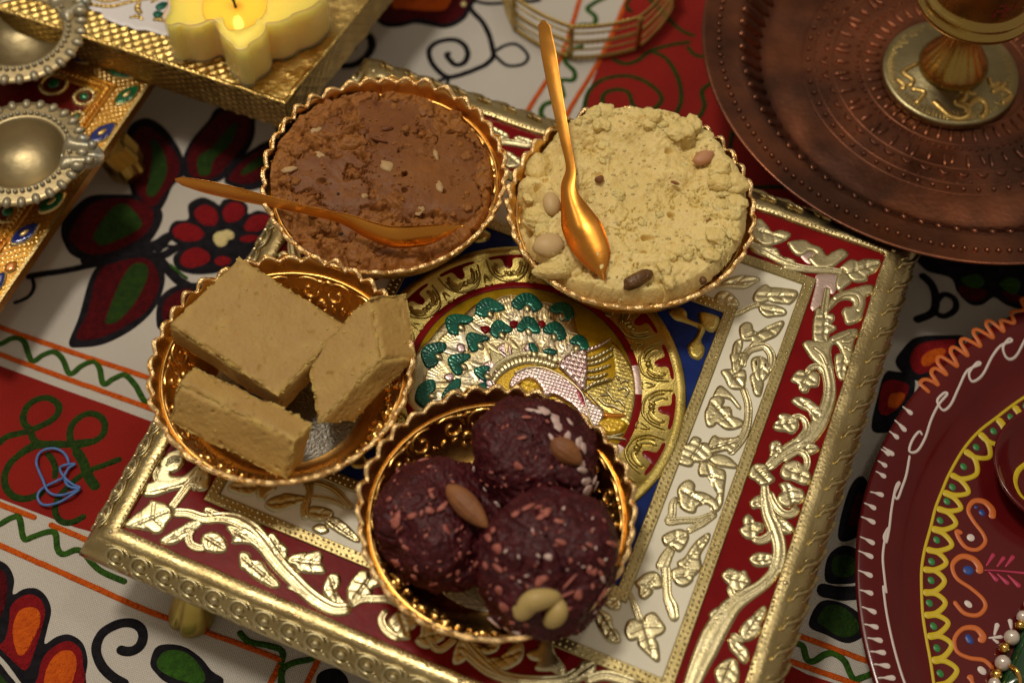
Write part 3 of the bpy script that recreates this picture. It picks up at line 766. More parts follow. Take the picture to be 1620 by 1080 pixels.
# red border, back side
RP(AT, [(60, 380), (120, 355), (180, 410), (230, 470), (290, 450), (380, 480), (330, 530), (250, 560), (170, 575), (100, 540), (60, 510), (50, 440)])
RP(AT, [(30, 540), (160, 590), (260, 605), (300, 670), (400, 700), (430, 745), (330, 745), (200, 680), (60, 620)], vein=3)
RS(AT, [(20, 560), (150, 630), (260, 690), (380, 740), (520, 775), (680, 785), (850, 810)], [60, 55, 50, 50])
RP(AT, [(370, 570), (390, 545), (500, 535), (560, 570), (640, 600), (690, 670), (740, 640), (820, 610), (870, 650), (800, 710), (730, 760), (620, 770), (560, 720), (540, 690), (610, 650), (540, 620), (480, 660), (420, 640)], vein=0)
RP(AT, [(480, 660), (540, 640), (600, 660), (590, 700), (545, 725)], mat=PINK, h=.03, vein=0, name="worn_patch")
RS(AM, [(680, 790), (850, 752), (1000, 762), (1150, 790), (1300, 800)], [90, 100, 90])
RP(AM, [(1030, 690), (1120, 680), (1300, 740), (1300, 800), (1150, 770)])
RP(AM, [(700, 540), (840, 590), (920, 640), (920, 690), (740, 690)])
RP(AM, [(860, 890), (1000, 920), (1030, 960), (1110, 990), (1080, 1100), (880, 1080)])
# left side: rest of the same vine, turned half round
def turned(src, z=RZ):
    c = src.copy(); COL.objects.link(c); c.parent = TRAY; c.rotation_euler = (0, 0, math.pi); return c
for o in [o for o in TRAY.children if o.name.split('.')[0] in ('vine', 'flower', 'leaf', 'scroll_leaf', 'acanthus_leaf', 'knot')]:
    b = np.array(o.bound_box); c = b.mean(0) / U
    q = MI @ c[:2]
    if q[0] > 8.8 and -9.5 < q[1] < 8.6 : turned(o)
# cream border
for a, pts, vein in ((A1, [(140, 400), (180, 340), (250, 295), (290, 320), (400, 330), (540, 355), (530, 420), (480, 470), (440, 470), (330, 460), (280, 440), (210, 460), (150, 450)], 2),
    (A1, [(200, 480), (330, 490), (430, 530), (430, 575), (330, 590), (260, 595), (200, 540)], 1), (A8, [(1040, 195), (1110, 150), (1180, 110), (1300, 90), (1445, 115), (1390, 165), (1300, 205), (1180, 200)], 1),
    (A8, [(1030, 330), (1060, 260), (1130, 235), (1200, 280), (1250, 360), (1180, 375), (1090, 380)], 2), (A1, [(10, 700), (60, 655), (110, 665), (125, 720), (170, 750), (230, 720), (280, 690), (400, 640), (415, 670), (350, 770), (250, 820), (150, 870), (100, 890), (130, 820), (60, 820), (20, 790)], 2),
    (A8, [(1200, 800), (1225, 720), (1280, 695), (1280, 760), (1255, 830), (1260, 900), (1235, 1010), (1200, 960)], 1), (A8, [(1380, 910), (1430, 860), (1490, 870), (1540, 920), (1545, 1000), (1480, 1060), (1420, 1070), (1400, 1000)], 1),
    (A2, [(135, 160), (180, 140), (240, 150), (260, 210), (300, 160), (350, 150), (355, 250), (330, 310), (270, 320), (210, 300), (170, 220)], 1), (A2, [(230, -10), (380, -10), (340, 80), (290, 160), (250, 170), (235, 80)], 1),
    (A2, [(410, 210), (440, 180), (470, 240), (520, 250), (515, 310), (490, 385), (450, 370), (430, 300)], 0), (A2, [(420, 60), (470, 20), (560, 60), (590, 120), (570, 190), (510, 250), (470, 240), (440, 170)], 1),
    (A2, [(60, 390), (110, 300), (160, 320), (240, 400), (310, 500), (290, 500), (220, 420), (130, 400), (80, 400)], 0), (A2, [(10, 480), (40, 410), (100, 390), (150, 430), (130, 490), (210, 500), (230, 580), (300, 610), (340, 650), (280, 690), (180, 700), (90, 640), (50, 670), (0, 670), (-20, 560)], 2),
    (A2, [(10, 860), (60, 770), (120, 790), (260, 790), (300, 770), (300, 850), (230, 930), (180, 900), (80, 920), (20, 930)], 2), (A2, [(20, 990), (80, 950), (170, 960), (240, 1010), (275, 1065), (180, 1060), (80, 1040)], 0),
    (AC, [(700, 860), (730, 740), (780, 730), (830, 660), (890, 680), (880, 720), (950, 720), (1000, 780), (990, 860), (900, 890), (830, 890), (800, 930), (740, 920)], 3), (A3, [(205, 60), (240, 20), (330, 30), (335, 70), (300, 90), (250, 80)], 0),
    (A3, [(400, 110), (440, 50), (560, 110), (640, 150), (630, 300), (610, 450), (560, 520), (520, 460), (580, 370), (540, 290), (480, 190), (410, 180)], 2),
    (A3, [(200, 330), (230, 270), (300, 230), (350, 270), (350, 330), (440, 350), (530, 400), (590, 490), (540, 510), (480, 450), (380, 470), (350, 530), (280, 520), (220, 470), (210, 390)], 2),
    (A3, [(55, 770), (130, 720), (230, 700), (290, 750), (270, 830), (210, 900), (170, 870), (140, 850), (80, 840)], 1), (A3, [(270, 960), (330, 870), (400, 790), (490, 735), (480, 800), (430, 880), (400, 950), (410, 1080), (290, 1080), (200, 1030), (210, 1000)], 2),
    (A4, [(160, 120), (250, 40), (330, 20), (380, 60), (400, 150), (340, 170), (300, 160), (310, 210), (240, 270), (200, 240), (190, 170)], 1), (A4, [(500, 20), (560, -20), (640, -20), (740, 10), (700, 60), (680, 110), (610, 150), (540, 120)], 1),
    (A4, [(60, 580), (90, 490), (150, 470), (220, 500), (260, 430), (330, 410), (390, 480), (430, 550), (400, 600), (330, 640), (360, 700), (370, 860), (280, 800), (190, 710), (180, 650), (100, 660)], 3),
    (A7, [(1180, 370), (1250, 380), (1350, 440), (1370, 540), (1420, 590), (1440, 680), (1340, 670), (1270, 580), (1220, 480)], 2), (A7, [(1280, 290), (1350, 250), (1440, 280), (1440, 360), (1380, 370), (1310, 330)], 1), (A7, [(960, 520), (1060, 440), (1150, 410), (1120, 490), (1040, 540)], 1),
    (A5, [(1090, 490), (1140, 430), (1200, 410), (1370, 420), (1360, 500), (1290, 545), (1180, 530)], 2), (A5, [(1380, 470), (1500, 440), (1530, 480), (1450, 540), (1410, 595), (1370, 570)], 0), (A5, [(1440, 640), (1500, 580), (1600, 560), (1640, 640), (1580, 690), (1500, 690)], 1),
    (AW, [(150, 900), (220, 860), (330, 800), (400, 770), (600, 800), (700, 830), (600, 870), (480, 920), (320, 970), (210, 950)], 2), (AW, [(700, 940), (800, 930), (960, 980), (940, 1060), (800, 1090), (700, 1060)], 1),
    (A6, [(690, 330), (740, 290), (800, 300), (830, 350), (760, 370)], 0), (A6, [(800, 230), (880, 220), (960, 260), (1040, 330), (1130, 440), (1080, 440), (1000, 400), (900, 340), (820, 280)], 3)):
    RP(a, pts, vein=vein, name="cream_border_leaf", h=.08)
for a, pts, w in ((A1, [(-80, 595), (20, 550), (120, 500), (220, 475)], 40), (A8, [(1290, 960), (1300, 880), (1350, 800), (1420, 770), (1500, 760), (1560, 830), (1565, 920), (1520, 1000)], [50, 60, 70, 70, 60]), (A2, [(330, 300), (380, 450), (385, 580), (360, 720), (300, 830), (200, 940)], [50, 60, 60, 60]),
                  (A3, [(200, 390), (150, 450), (140, 560), (110, 620), (230, 610), (400, 600), (520, 560)], [40, 60, 60, 50, 50, 60]), (A3, [(560, 530), (430, 630), (280, 720)], [60, 60, 40]), (A3, [(150, 860), (90, 950), (30, 1090)], [60, 95, 110]), (A4, [(440, -60), (450, 100), (460, 250), (500, 350), (530, 490)], [70, 65, 60, 95, 60]),
                  (A4, [(90, 180), (130, 300), (205, 500)], [20, 40, 55]), (AW, [(660, 600), (690, 740), (660, 850), (630, 950), (650, 1090)], [110, 60, 80, 80]), (AW, [(690, 810), (850, 825), (1000, 865), (1160, 945)], [40, 50, 50]), (AW, [(720, 630), (880, 665), (1020, 745), (1130, 860), (1210, 960)], [50, 70, 70, 60])):
    RS(a, pts, w, h=.08, name="cream_border_stem")
# blue corners
bc = [(580, 420), (620, 390), (700, 385), (760, 430), (770, 490), (860, 530), (930, 560), (940, 600), (900, 700), (930, 760), (930, 820), (890, 880), (850, 885), (790, 850), (765, 750), (820, 690), (860, 620), (860, 580), (730, 530), (640, 500)]
gu = [(880, 430), (1060, 470), (1070, 560), (1010, 625), (930, 595), (885, 540)]
for pts in (bc, gu):
    o = (MI @ C(*A8, pts, RZ + .08).T).T
    for k in range(4):
        q = o @ np.array([[math.cos(k * math.pi / 2), math.sin(k * math.pi / 2)], [-math.sin(k * math.pi / 2), math.cos(k * math.pi / 2)]])
        V, F = poly(q, .09, uvmap(RZ), g=.08, rim=.15)
        obj("corner_sprig", V, F, GOLDY, TRAY)
# ---- scroll ring: twelve or so repeats of a red drop held by scrolls
def ringmap(phi, z0):
    def f(x, y, h):
        r = 5.15 + y; a = phi - x * .70 / 5.15
        return uvw(r * np.cos(a), r * np.sin(a), z0 + h)
    return f
def unit(phi):
    m = ringmap(phi, 4.52)
    def s(p, w, h=.085, g=None): return strip(p, w, h, m, cols=7, groove=g, step=.07)
    red = [poly([(-.95, .58), (-.9, .46), (-.35, .42), (-.22, .12), (-.1, -.02), (.1, -.02), (.24, .14), (.3, .42), (.9, .46), (.95, .57), (.3, .61), (-.3, .61)], .03, m, g=.1, rim=.08)]
    gold = [s([(-1.12, .52), (-1.05, -.1), (-.6, -.5), (0, -.6), (.6, -.52), (1.0, -.15), (1.1, .4)], [.07, .12, .13, .08]),
            s([(.18, -.34), (.5, -.2), (.7, .1), (.62, .3)], [.14, .26, .2], g='mid'), s([(-.2, -.36), (-.5, -.2), (-.72, .1), (-.6, .3)], [.14, .26, .2], g='mid'),
            s([(.4, -.42), (.8, -.2), (.92, .2)], [.08, .14, .08]), s([(-.4, -.42), (-.8, -.2), (-.92, .2)], [.08, .14, .08]),
            s([(1.12, -.55), (1.3, -.2), (1.5, -.5)], [.08, .14, .08]), s([(1.05, -.62), (1.35, -.68), (1.6, -.62)], [.06, .1, .06])]
    c = m(np.array([0.0]), np.array([-.28]), np.array([.03]))[0]
    gold.append(ball(c, (.13, .13, .11), 10, 6))
    for x in (-.24, .24):
        c = m(np.array([x]), np.array([-.22]), np.array([.02]))[0]
        gold.append(ball(c, (.09, .09, .08), 8, 5))
    v, f = join(gold); o = obj("ring_scroll", v, f, GOLDY, TRAY)
    v, f = join(red); obj("red_drop", v, f, RED, o)
for k in range(17):
    unit(R(33.3 - 21.2 * k))

# ---- peacock in the medallion
K1 = (640, 430, 6); K2 = (820, 520, 6); K3 = (540, 360, 3)
PZ = 4.51
base = [(40, 1040), (130, 760), (240, 640), (380, 480), (540, 420), (690, 300), (860, 290), (1010, 300), (1130, 215), (1280, 300), (1420, 320), (1590, 380), (1640, 560), (1720, 680), (1640, 860), (1400, 860), (1100, 820), (900, 920), (760, 1060), (650, 1150), (380, 1250), (160, 1330), (20, 1250)]
V, F = poly(C(*K1, base, PZ), .05, flat(PZ), g=.12, rim=.15)
obj("tail_ground", V, F, GOLD, TRAY)
TC = at(862, 668, PZ)[:2]
def fan(px, py, wpx, lpx, mat=SILV, h=.10, name="tail_feather"):
    c = at(px, py, PZ)[:2]; d = c - TC; d /= np.linalg.norm(d); n = np.array([-d[1], d[0]])
    w = wpx / 40.5 / 2; l = lpx / 40.5
    o = [c - d * l * .5 - n * w * .35, c - d * l * .1 - n * w * .85, c + d * l * .28 - n * w * .95, c + d * l * .48 - n * w * .5, c + d * l * .52, c + d * l * .48 + n * w * .5, c + d * l * .28 + n * w * .95, c - d * l * .1 + n * w * .85, c - d * l * .5 + n * w * .35]
    gr = [(np.array([c - d * l * .5, c + d * l * .5 + n * w * t]), .35, .028) for t in (-.85, -.6, -.36, -.12, .12, .36, .6, .85)]
    gr = [(q, .5, .02) for q, _, _ in gr]
    V, F = poly(o, h * .6, flat(PZ + .03), g=.045, rim=.07, grooves=gr)
    ob = obj(name, V, F, mat, TRAY)
    V, F = strip(np.array(o[1:8]), [.04, .055, .055, .04], .05, flat(PZ + .07), cols=5, step=.05); obj('feather_edge', V, F, SILV, ob)
    return ob
feathers = [(810, 499, 48, 44), (858, 500, 46, 44), (768, 512, 48, 44), (720, 545, 50, 46), (698, 596, 54, 46), (790, 545, 40, 38), (818, 535, 44, 42), (855, 538, 46, 42), (888, 548, 44, 40), (760, 568, 42, 38), (736, 588, 40, 36), (745, 603, 34, 30), (835, 497, 40, 40), (885, 505, 40, 40), (905, 545, 34, 34), (700, 640, 44, 40), (726, 622, 40, 36), (805, 488, 44, 40), (780, 497, 40, 40)]
for q in feathers: fan(*q)
for x, y, w, l in ((800, 556, 24, 26), (838, 556, 24, 26), (868, 560, 22, 22), (776, 585, 22, 26), (772, 607, 22, 30)):
    fan(x, y, w, l, SILVP, .12, "silvery_feather")
greens = [(K1, [(680, 390), (700, 310), (780, 255), (860, 280), (945, 345), (870, 372), (810, 370), (790, 400), (760, 425), (690, 402)]), (K1, [(1020, 310), (1070, 240), (1140, 210), (1220, 225), (1300, 320), (1230, 372), (1200, 330), (1150, 310), (1090, 352)]),
          (K1, [(1385, 350), (1430, 310), (1500, 298), (1570, 330), (1600, 390), (1590, 430), (1530, 452), (1490, 380), (1430, 385)]), (K1, [(395, 480), (420, 430), (500, 410), (640, 440), (600, 482), (510, 490), (500, 585), (430, 572)]),
          (K1, [(825, 530), (860, 480), (910, 470), (1010, 545), (980, 572), (920, 570), (890, 590), (880, 622), (830, 592)]), (K1, [(1070, 540), (1120, 460), (1170, 430), (1230, 460), (1280, 560), (1220, 572), (1160, 530), (1110, 562)]),
          (K1, [(1320, 550), (1380, 495), (1450, 485), (1510, 550), (1520, 622), (1460, 642), (1430, 580), (1370, 582)]), (K1, [(595, 650), (610, 590), (670, 590), (800, 632), (740, 652), (690, 680), (690, 732), (640, 747)]),
          (K1, [(165, 770), (210, 710), (290, 680), (380, 680), (375, 740), (290, 780), (310, 860), (230, 907), (180, 840)]), (K1, [(420, 830), (480, 790), (612, 790), (590, 832), (520, 870), (545, 940), (495, 972), (440, 900)]),
          (K1, [(665, 940), (720, 905), (802, 905), (760, 952), (750, 980), (772, 1030), (710, 1000)]), (K2, [(495, 120), (540, 75), (590, 70), (640, 110), (662, 190), (600, 197), (570, 150), (520, 142)]), (K2, [(105, 150), (150, 150), (180, 220), (140, 225)]), (K2, [(240, 215), (300, 195), (355, 220), (330, 240)]),
          (K3, [(355, 800), (375, 750), (430, 725), (442, 760), (410, 800), (420, 832), (395, 852), (360, 822)]), (K3, [(480, 800), (520, 740), (555, 720), (562, 745), (530, 790), (490, 810)]), (K3, [(620, 775), (640, 755), (682, 738), (680, 762), (640, 778)])]
def rays(o):
    o = np.asarray(o); c = o.mean(0); d = c - TC; d /= np.linalg.norm(d); s = c - d * .35
    return [(np.array([s, s + 1.3 * np.array([math.cos(a), math.sin(a)])]), .3, .022) for a in math.atan2(d[1], d[0]) + np.linspace(-1.5, 1.5, 13)]
for a, pts in greens:
    o = C(*a, pts, PZ + .1)
    V, F = poly(o, .06, flat(PZ + .125), g=.045, rim=.06, grooves=rays(o), grow=.045)
    obj("green_feather_tip", V, F, GREEN, TRAY)
    c = o.mean(0); d = c - TC; d /= np.linalg.norm(d); n = np.array([-d[1], d[0]]); c = c - d * .24
    V, F = poly([c - d * .22, c - n * .15, c + d * .17, c + n * .15], .07, flat(PZ + .12), g=.07, rim=.12)
    obj("feather_eye", V, F, GOLD, TRAY)
for a, pts in ((K1, [(720, 520), (800, 515), (812, 550), (770, 588), (730, 560)]), (K1, [(995, 490), (1030, 458), (1082, 480), (1050, 535), (1010, 525)]), (K1, [(1268, 480), (1310, 458), (1342, 500), (1312, 532), (1275, 512)])):
    V, F = poly(C(*a, pts, PZ + .1), .06, flat(PZ + .11), g=.06, rim=.08); obj("red_feather_eye", V, F, RED, TRAY)
for a, pts in ((K1, [(500, 690), (560, 685), (578, 740), (530, 768), (500, 740)]), (K1, [(370, 1000), (420, 960), (475, 985), (430, 1040)])):
    V, F = poly(C(*a, pts, PZ + .1), .04, flat(PZ + .13), g=.06, rim=.08); obj("silvery_feather_eye", V, F, SILVP, TRAY)
def ps(a, pts, w, mat=GOLD, h=.1, z=PZ + .04, g=None, name="peacock_line"):
    V, F = strip(C(*a, pts, z), [x / a[2] / 40.5 for x in w], h, flat(z), cols=9, groove=g, step=.05)
    return obj(name, V, F, mat, TRAY)
ps(K1, [(800, 1010), (840, 935), (910, 865), (1040, 800), (1180, 778), (1330, 800), (1470, 860)], [50, 60, 60, 50], g='mid', name="back_band")
ps(K1, [(830, 1060), (900, 960), (1000, 880), (1150, 832), (1300, 845), (1450, 895)], [40, 80, 90, 70], g='beads', name="back_band")
dots = lambda f, dh: (lambda p: dh * np.clip(np.sin(p[:, 0] * f + p[:, 1] * f * .5) * np.sin(p[:, 1] * f - p[:, 0] * f * .5) - .35, 0, 1))
V, F = poly(C(*K2, [(-60, 470), (60, 385), (200, 370), (330, 410), (480, 480), (600, 590), (690, 690), (810, 790), (800, 870), (740, 960), (680, 960), (600, 860), (520, 750), (430, 690), (330, 640), (240, 660), (220, 590), (160, 510), (90, 490), (20, 520), (-30, 570), (-90, 560)], PZ), .11, flat(PZ + .05), g=.035, rim=.12, tex=dots(30, .055))
obj("peacock_body", V, F, SILVP, TRAY)
V, F = poly(C(*K2, [(380, 370), (400, 310), (470, 260), (560, 220), (640, 210), (660, 330), (650, 500), (640, 570), (590, 580), (520, 500), (430, 420)], PZ), .13, flat(PZ + .06), g=.035, rim=.12, tex=dots(21, .10))
obj("peacock_wing", V, F, SILVP, TRAY)
for p in ([(500, 262), (640, 212), (760, 168), (880, 100)], [(610, 300), (740, 268), (900, 185)], [(650, 345), (780, 308), (905, 240)], [(650, 410), (760, 388), (885, 345)], [(650, 470), (760, 458), (855, 422)], [(620, 595), (720, 522), (885, 475)]):
    ps(K2, p, [30, 42, 36, 16], SILVP if p[0][1] < 300 else GOLD, .13, g='beads', name="wing_feather")
ps(K2, [(-40, 430), (80, 378), (220, 372), (350, 420), (480, 495), (600, 610), (640, 720), (680, 860), (720, 950)], [24, 30, 30, 24, 20], SILV, .09, PZ + .12, name="neck_line")
V, F = poly(C(*K2, [(540, 590), (590, 600), (640, 690), (650, 760), (610, 760), (560, 680)], PZ), .05, flat(PZ + .13), g=.06); obj("pink_neck_patch", V, F, M("pink_enamel", (.30, .02, .06), .3, .25, .8), TRAY)
V, F = poly(C(*K2, [(10, 560), (40, 510), (100, 495), (180, 530), (220, 600), (230, 650), (120, 660), (20, 640)], PZ), .14, flat(PZ + .06), g=.04, rim=.12, tex=dots(17, .05)); obj("yellow_breast", V, F, YELL, TRAY)
V, F = poly(C(*K2, [(750, 900), (830, 860), (920, 855), (1000, 880), (1022, 925), (960, 990), (860, 1005), (790, 965)], PZ), .13, flat(PZ + .04), g=.04, rim=.1, tex=dots(23, .04)); obj("yellow_leaf", V, F, YELL, TRAY)
V, F = poly(C(*K2, [(815, 800), (900, 805), (1005, 815), (1000, 848), (830, 852)], PZ), .09, flat(PZ + .04), g=.05); obj("amber_leaf", V, F, M("amber_enamel", (.55, .20, .01), .5, .25, .8), TRAY)
for p, w in (([(745, 655), (830, 730), (900, 742), (1005, 800)], [26, 34, 26]), ([(830, 590), (880, 650), (905, 700)], [20, 34, 20]), ([(900, 700), (960, 690), (1015, 760)], [18, 34, 18]), ([(940, 590), (1000, 570), (1042, 600), (1010, 660)], [20, 34, 20]), ([(770, 640), (860, 632)], [20, 40]),
             ([(840, 540), (850, 580), (830, 620)], [14, 30, 16]), ([(920, 445), (960, 500)], [20, 34]), ([(960, 530), (1010, 500), (1050, 520)], [16, 26, 16]), ([(640, 600), (720, 680), (810, 780)], [14, 22, 14]), ([(760, 1010), (850, 1030), (1000, 1000)], [18, 34, 18]), ([(800, 1060), (900, 1040), (1030, 1060)], [18, 34, 18])):
    ps(K2, p, w, GOLD, .12, PZ, name="medallion_scroll")
# grained ground of the medallion, right of the wing
V, F = poly(C(*K2, [(880, 130), (940, 160), (1040, 300), (1110, 480), (1100, 720), (1060, 860), (1030, 900), (640, 610), (900, 470), (900, 250)], PZ), .03, flat(PZ - .003), g=.05, rim=.1, tex=dots(27, .035)); obj("grained_ground", V, F, GOLDY, TRAY)

# ---- embossing on the sloping rim; side 0 front, 1 right, 2 back, 3 left
PR = np.array([(11.66, 4.54), (11.85, 4.48), (12.05, 4.31), (12.2, 4.06), (12.28, 3.75)])
PD = arclen(PR)
def rimmap(side):
    rot = [(-90), 0, 90, 180][side]
    def f(x, y, h):
        d = np.clip(y, 0, PD[-1])
        r = np.interp(d, PD, PR[:, 0]); z = np.interp(d, PD, PR[:, 1])
        tr = np.interp(np.clip(d + .02, 0, PD[-1]), PD, PR[:, 0]) - np.interp(np.clip(d - .02, 0, PD[-1]), PD, PR[:, 0])
        tz = np.interp(np.clip(d + .02, 0, PD[-1]), PD, PR[:, 1]) - np.interp(np.clip(d - .02, 0, PD[-1]), PD, PR[:, 1])
        l = np.sqrt(tr ** 2 + tz ** 2) + 1e-9
        r = r - tz / l * h; z = z + tr / l * h
        if side == 1: return uvw(r, x, z)
        if side == 3: return uvw(-r, -x, z)
        if side == 0: return uvw(x, -r, z)
        return uvw(-x, r, z)
    return f
def protos(side):
    m = rimmap(side)
    if side in (1, 2):
        g = [strip([(-.75, .02), (-.45, .12), (-.2, .36), (.1, .62), (.5, .84), (.85, .98)], [.08, .20, .18, .14, .08], .13, m, cols=7, step=.05),
             strip([(-.3, .05), (-.1, .16), (.0, .34)], [.05, .12, .05], .08, m, cols=7, step=.05),
             strip([(-.55, .42), (-.25, .66), (.2, .92)], [.04, .10, .04], .07, m, cols=5, step=.06)]
    else:
        a = np.linspace(0.4, 5.9, 14)
        g = [strip(np.c_[.36 * np.cos(a), .38 + .30 * np.sin(a)], [.08, .13, .13, .08], .085, m, cols=7, step=.05),
             strip([(-.52, .12), (-.1, .03), (.3, .06), (.55, .24)], [.05, .1, .05], .07, m, cols=7, step=.05),
             strip([(.32, .62), (.5, .8), (.42, .98)], [.06, .16, .06], .06, m, cols=7, step=.05), strip([(-.3, .72), (-.1, .92), (.15, .94)], [.06, .14, .06], .06, m, cols=7, step=.05)]
        c = m(np.array([.02]), np.array([.38]), np.array([.02]))[0]
        g.append(ball(c, (.17, .17, .12), 10, 6))
    return join(g)
for side in range(4):
    v, f = protos(side)
    p = obj("rim_scroll", v, f, GOLDR if side in (1, 2) else GOLD, TRAY)
    d = {0: E1, 1: E2, 2: -E1, 3: -E2}[side]
    pitch = 1.13 if side in (1, 2) else .98
    k = int(11.4 / pitch)
    p.location = [*(d * -k * pitch * U), 0]
    for i in range(-k + 1, k + 1):
        copy_obj(p, TRAY, loc=[*(d * i * pitch), 0])
# small embossing dents elsewhere on the left and front rim are in the rim's own mesh

# ---- hoof feet
def foot(u, v, du, dv):
    """one hoof at tray place u, v pointing along du, dv"""
    c = uvw(u, v, 0)[:2]; d = du * E1 + dv * E2; d /= np.linalg.norm(d); n = np.array([-d[1], d[0]])
    a = np.linspace(0, 2 * math.pi, 40, endpoint=False)
    V = []
    for z, off, la, lb, cl in ((3.3, -.5, .75, .8, 0), (2.6, -.35, .60, .62, 0), (2.0, -.1, .55, .55, .02), (1.5, .1, .62, .6, .05), (1.0, .3, .74, .72, .10), (.5, .45, .84, .82, .15), (.15, .5, .86, .86, .17), (.02, .5, .80, .80, .16), (.02, .5, .1, .1, 0)):
        r = np.ones(40) - cl * 1.6 * np.exp(-(np.minimum(a, 2 * math.pi - a) / .16) ** 2)
        x = np.cos(a) * la * r; y = np.sin(a) * lb * r
        V.append(np.c_[c[0] + d[0] * (x + off) + n[0] * y, c[1] + d[1] * (x + off) + n[1] * y, np.full(40, z)])
    obj("foot", np.vstack(V), grid_faces(9, 40, True)[:, ::-1], M("foot_gold", (.50, .38, .09), 1, .38, col2=(.58, .46, .13), nscale=90, bump=.2, bscale=600, rvar=.06) if 'foot_gold' not in bpy.data.materials else bpy.data.materials['foot_gold'], TRAY)
foot(-8.6, -11.2, -.25, -1); foot(11.3, -8.6, 1, -.2); foot(8.6, 11.2, .2, 1); foot(-11.2, 8.6, -1, .2)
# ------------------------------------------------------------------ the four scalloped bowls
BR = 4.62; NSC = 36
def bowl_prof():
    out = [(4.60, 6.98), (4.52, 6.75), (4.40, 6.45), (4.34, 6.36), (4.20, 6.08), (3.95, 5.65), (3.6, 5.2), (3.2, 4.92), (2.9, 4.84), (2.2, 4.82), (.02, 4.82)]
    return out
def scallop(amp, za):
    ph = RNG.uniform(0, 6.3, 4)
    def w(r, z, a):
        a2 = a + .022 * np.sin(3 * a + ph[0]) + .012 * np.sin(7 * a + ph[1])
        k = np.abs(np.cos(a2 * NSC / 2)) * (1 + .22 * np.sin(5 * a + ph[2]) + .15 * np.sin(11 * a + ph[3]))
        t = np.clip((z - 6.35) / .63, 0, 1)
        return r + amp * t * (k - .6), z + za * t ** 2 * (k - .5)
    return w
WZ = np.array(bowl_prof())[:8][::-1]
def wall(c):
    """map (arc cm, depth below the ridge cm, height) onto the inside wall"""
    s = arclen(WZ[::-1]); P = WZ[::-1]
    def f(x, y, h):
        d = y + s[3]
        r = np.interp(d, s, P[:, 0]); z = np.interp(d, s, P[:, 1])
        e = .03
        tr = np.interp(d + e, s, P[:, 0]) - np.interp(d - e, s, P[:, 0]); tz = np.interp(d + e, s, P[:, 1]) - np.interp(d - e, s, P[:, 1])
        l = np.sqrt(tr ** 2 + tz ** 2) + 1e-9
        r = r + tz / l * h; z = z - tr / l * h
        a = x / 4.2
        return np.stack([c[0] + r * np.cos(a), c[1] + r * np.sin(a), z], -1)
    return f
def make_bowl(c, label):
    t = thing("scalloped_bowl", label, "bowl", (c[0], c[1], 4.62), "gold scalloped bowls of sweets on the tray")
    pr = bowl_prof()
    pr_out = [(r + .07, z - .02) for r, z in pr[:-3]] + [(2.7, 4.66), (2.5, 4.64), (.02, 4.70)]
    full = pr[::-1] + [(4.63, 7.0)] + pr_out
    v, f = lathe(full, NSC * 8, c, scallop(.14, .25))
    obj("bowl_body", v, f, BOWL, t)
    # flat faceted lip
    lip = [(4.53, 6.96), (4.535, 7.03), (4.58, 7.06), (4.68, 7.05), (4.72, 7.02), (4.72, 6.94), (4.64, 6.91)]
    v, f = lathe(lip, NSC * 8, c, scallop(.14, .25))
    a = np.arctan2(v[:, 1] - c[1], v[:, 0] - c[0])
    v[:, 2] += (.010 * np.sin(a * NSC * 1.5) + .012 * vn(v, 5, 4)) * (np.hypot(v[:, 0] - c[0], v[:, 1] - c[1]) > 4.6)
    obj("scalloped_lip", v, f, BOWLRIM, t)
    v, f = lathe([(4.37, 6.42), (4.33, 6.45), (4.28, 6.42), (4.27, 6.36), (4.30, 6.32)], 160, c); obj("ridge", v, f, BOWL, t)
    v, f = lathe([(2.85, 4.83), (2.8, 4.86), (1.9, 4.85), (1.85, 4.88), (1.75, 4.85), (.9, 4.85), (.02, 4.85)], 64, c, lambda r, z, a: (r, z + .02 * np.sin(a * 24) * (r > 1.9) * (r < 2.7)))
    obj("base_disc", v, f, BOWLBASE, t)
    m = wall(c)
    g = []
    a = np.linspace(0, 5.2, 14)
    for sx, k in ((0.0, 1), (1.13, -1)):
        rr = .36 * (1 - a / 7.5)
        g.append(strip(np.c_[sx + k * rr * np.cos(a), .62 + rr * np.sin(a)], [.12, .17, .10], .10, m, cols=7, step=.06))
        g.append(strip([(sx - .5 * k, .15), (sx - .1 * k, .1), (sx + .35 * k, .25), (sx + .5 * k, .62)], [.08, .17, .08], .10, m, cols=7, step=.06))
        for x, y, x2, y2 in ((.55, .3, .85, .12), (.5, .95, .8, 1.2), (.1, 1.0, -.1, 1.32), (-.35, .95, -.55, 1.25), (.35, 1.25, .4, 1.6)):
            g.append(strip([(sx + k * x, y), (sx + k * (x + x2) / 2 + .06, (y + y2) / 2), (sx + k * x2, y2)], [.08, .27, .05], .10, m, cols=7, step=.06))
    v, f = join(g)
    p = obj("embossed_scroll", v, f, BOWL, t, base=(c[0], c[1], 4.62))
    n = 11
    for i in range(1, n): copy_obj(p, t, rot=(0, 0, 2 * math.pi * i / n))
    v, f = lathe([(4.22, 6.06), (4.19, 6.09), (4.15, 6.05), (4.16, 6.0)], 160, c)
    return t
CB, CF, CR, CY = (-.92, -6.22), (-8.62, -.62), (-5.30, 7.95), (4.12, 6.42)
make_bowl(CB, "gold scalloped bowl holding three dark beetroot balls, at the front of the tray")
make_bowl(CF, "gold scalloped bowl holding three tan fudge blocks")
make_bowl(CR, "gold scalloped bowl filled with brown halwa")
make_bowl(CY, "gold scalloped bowl heaped with pale yellow halwa")

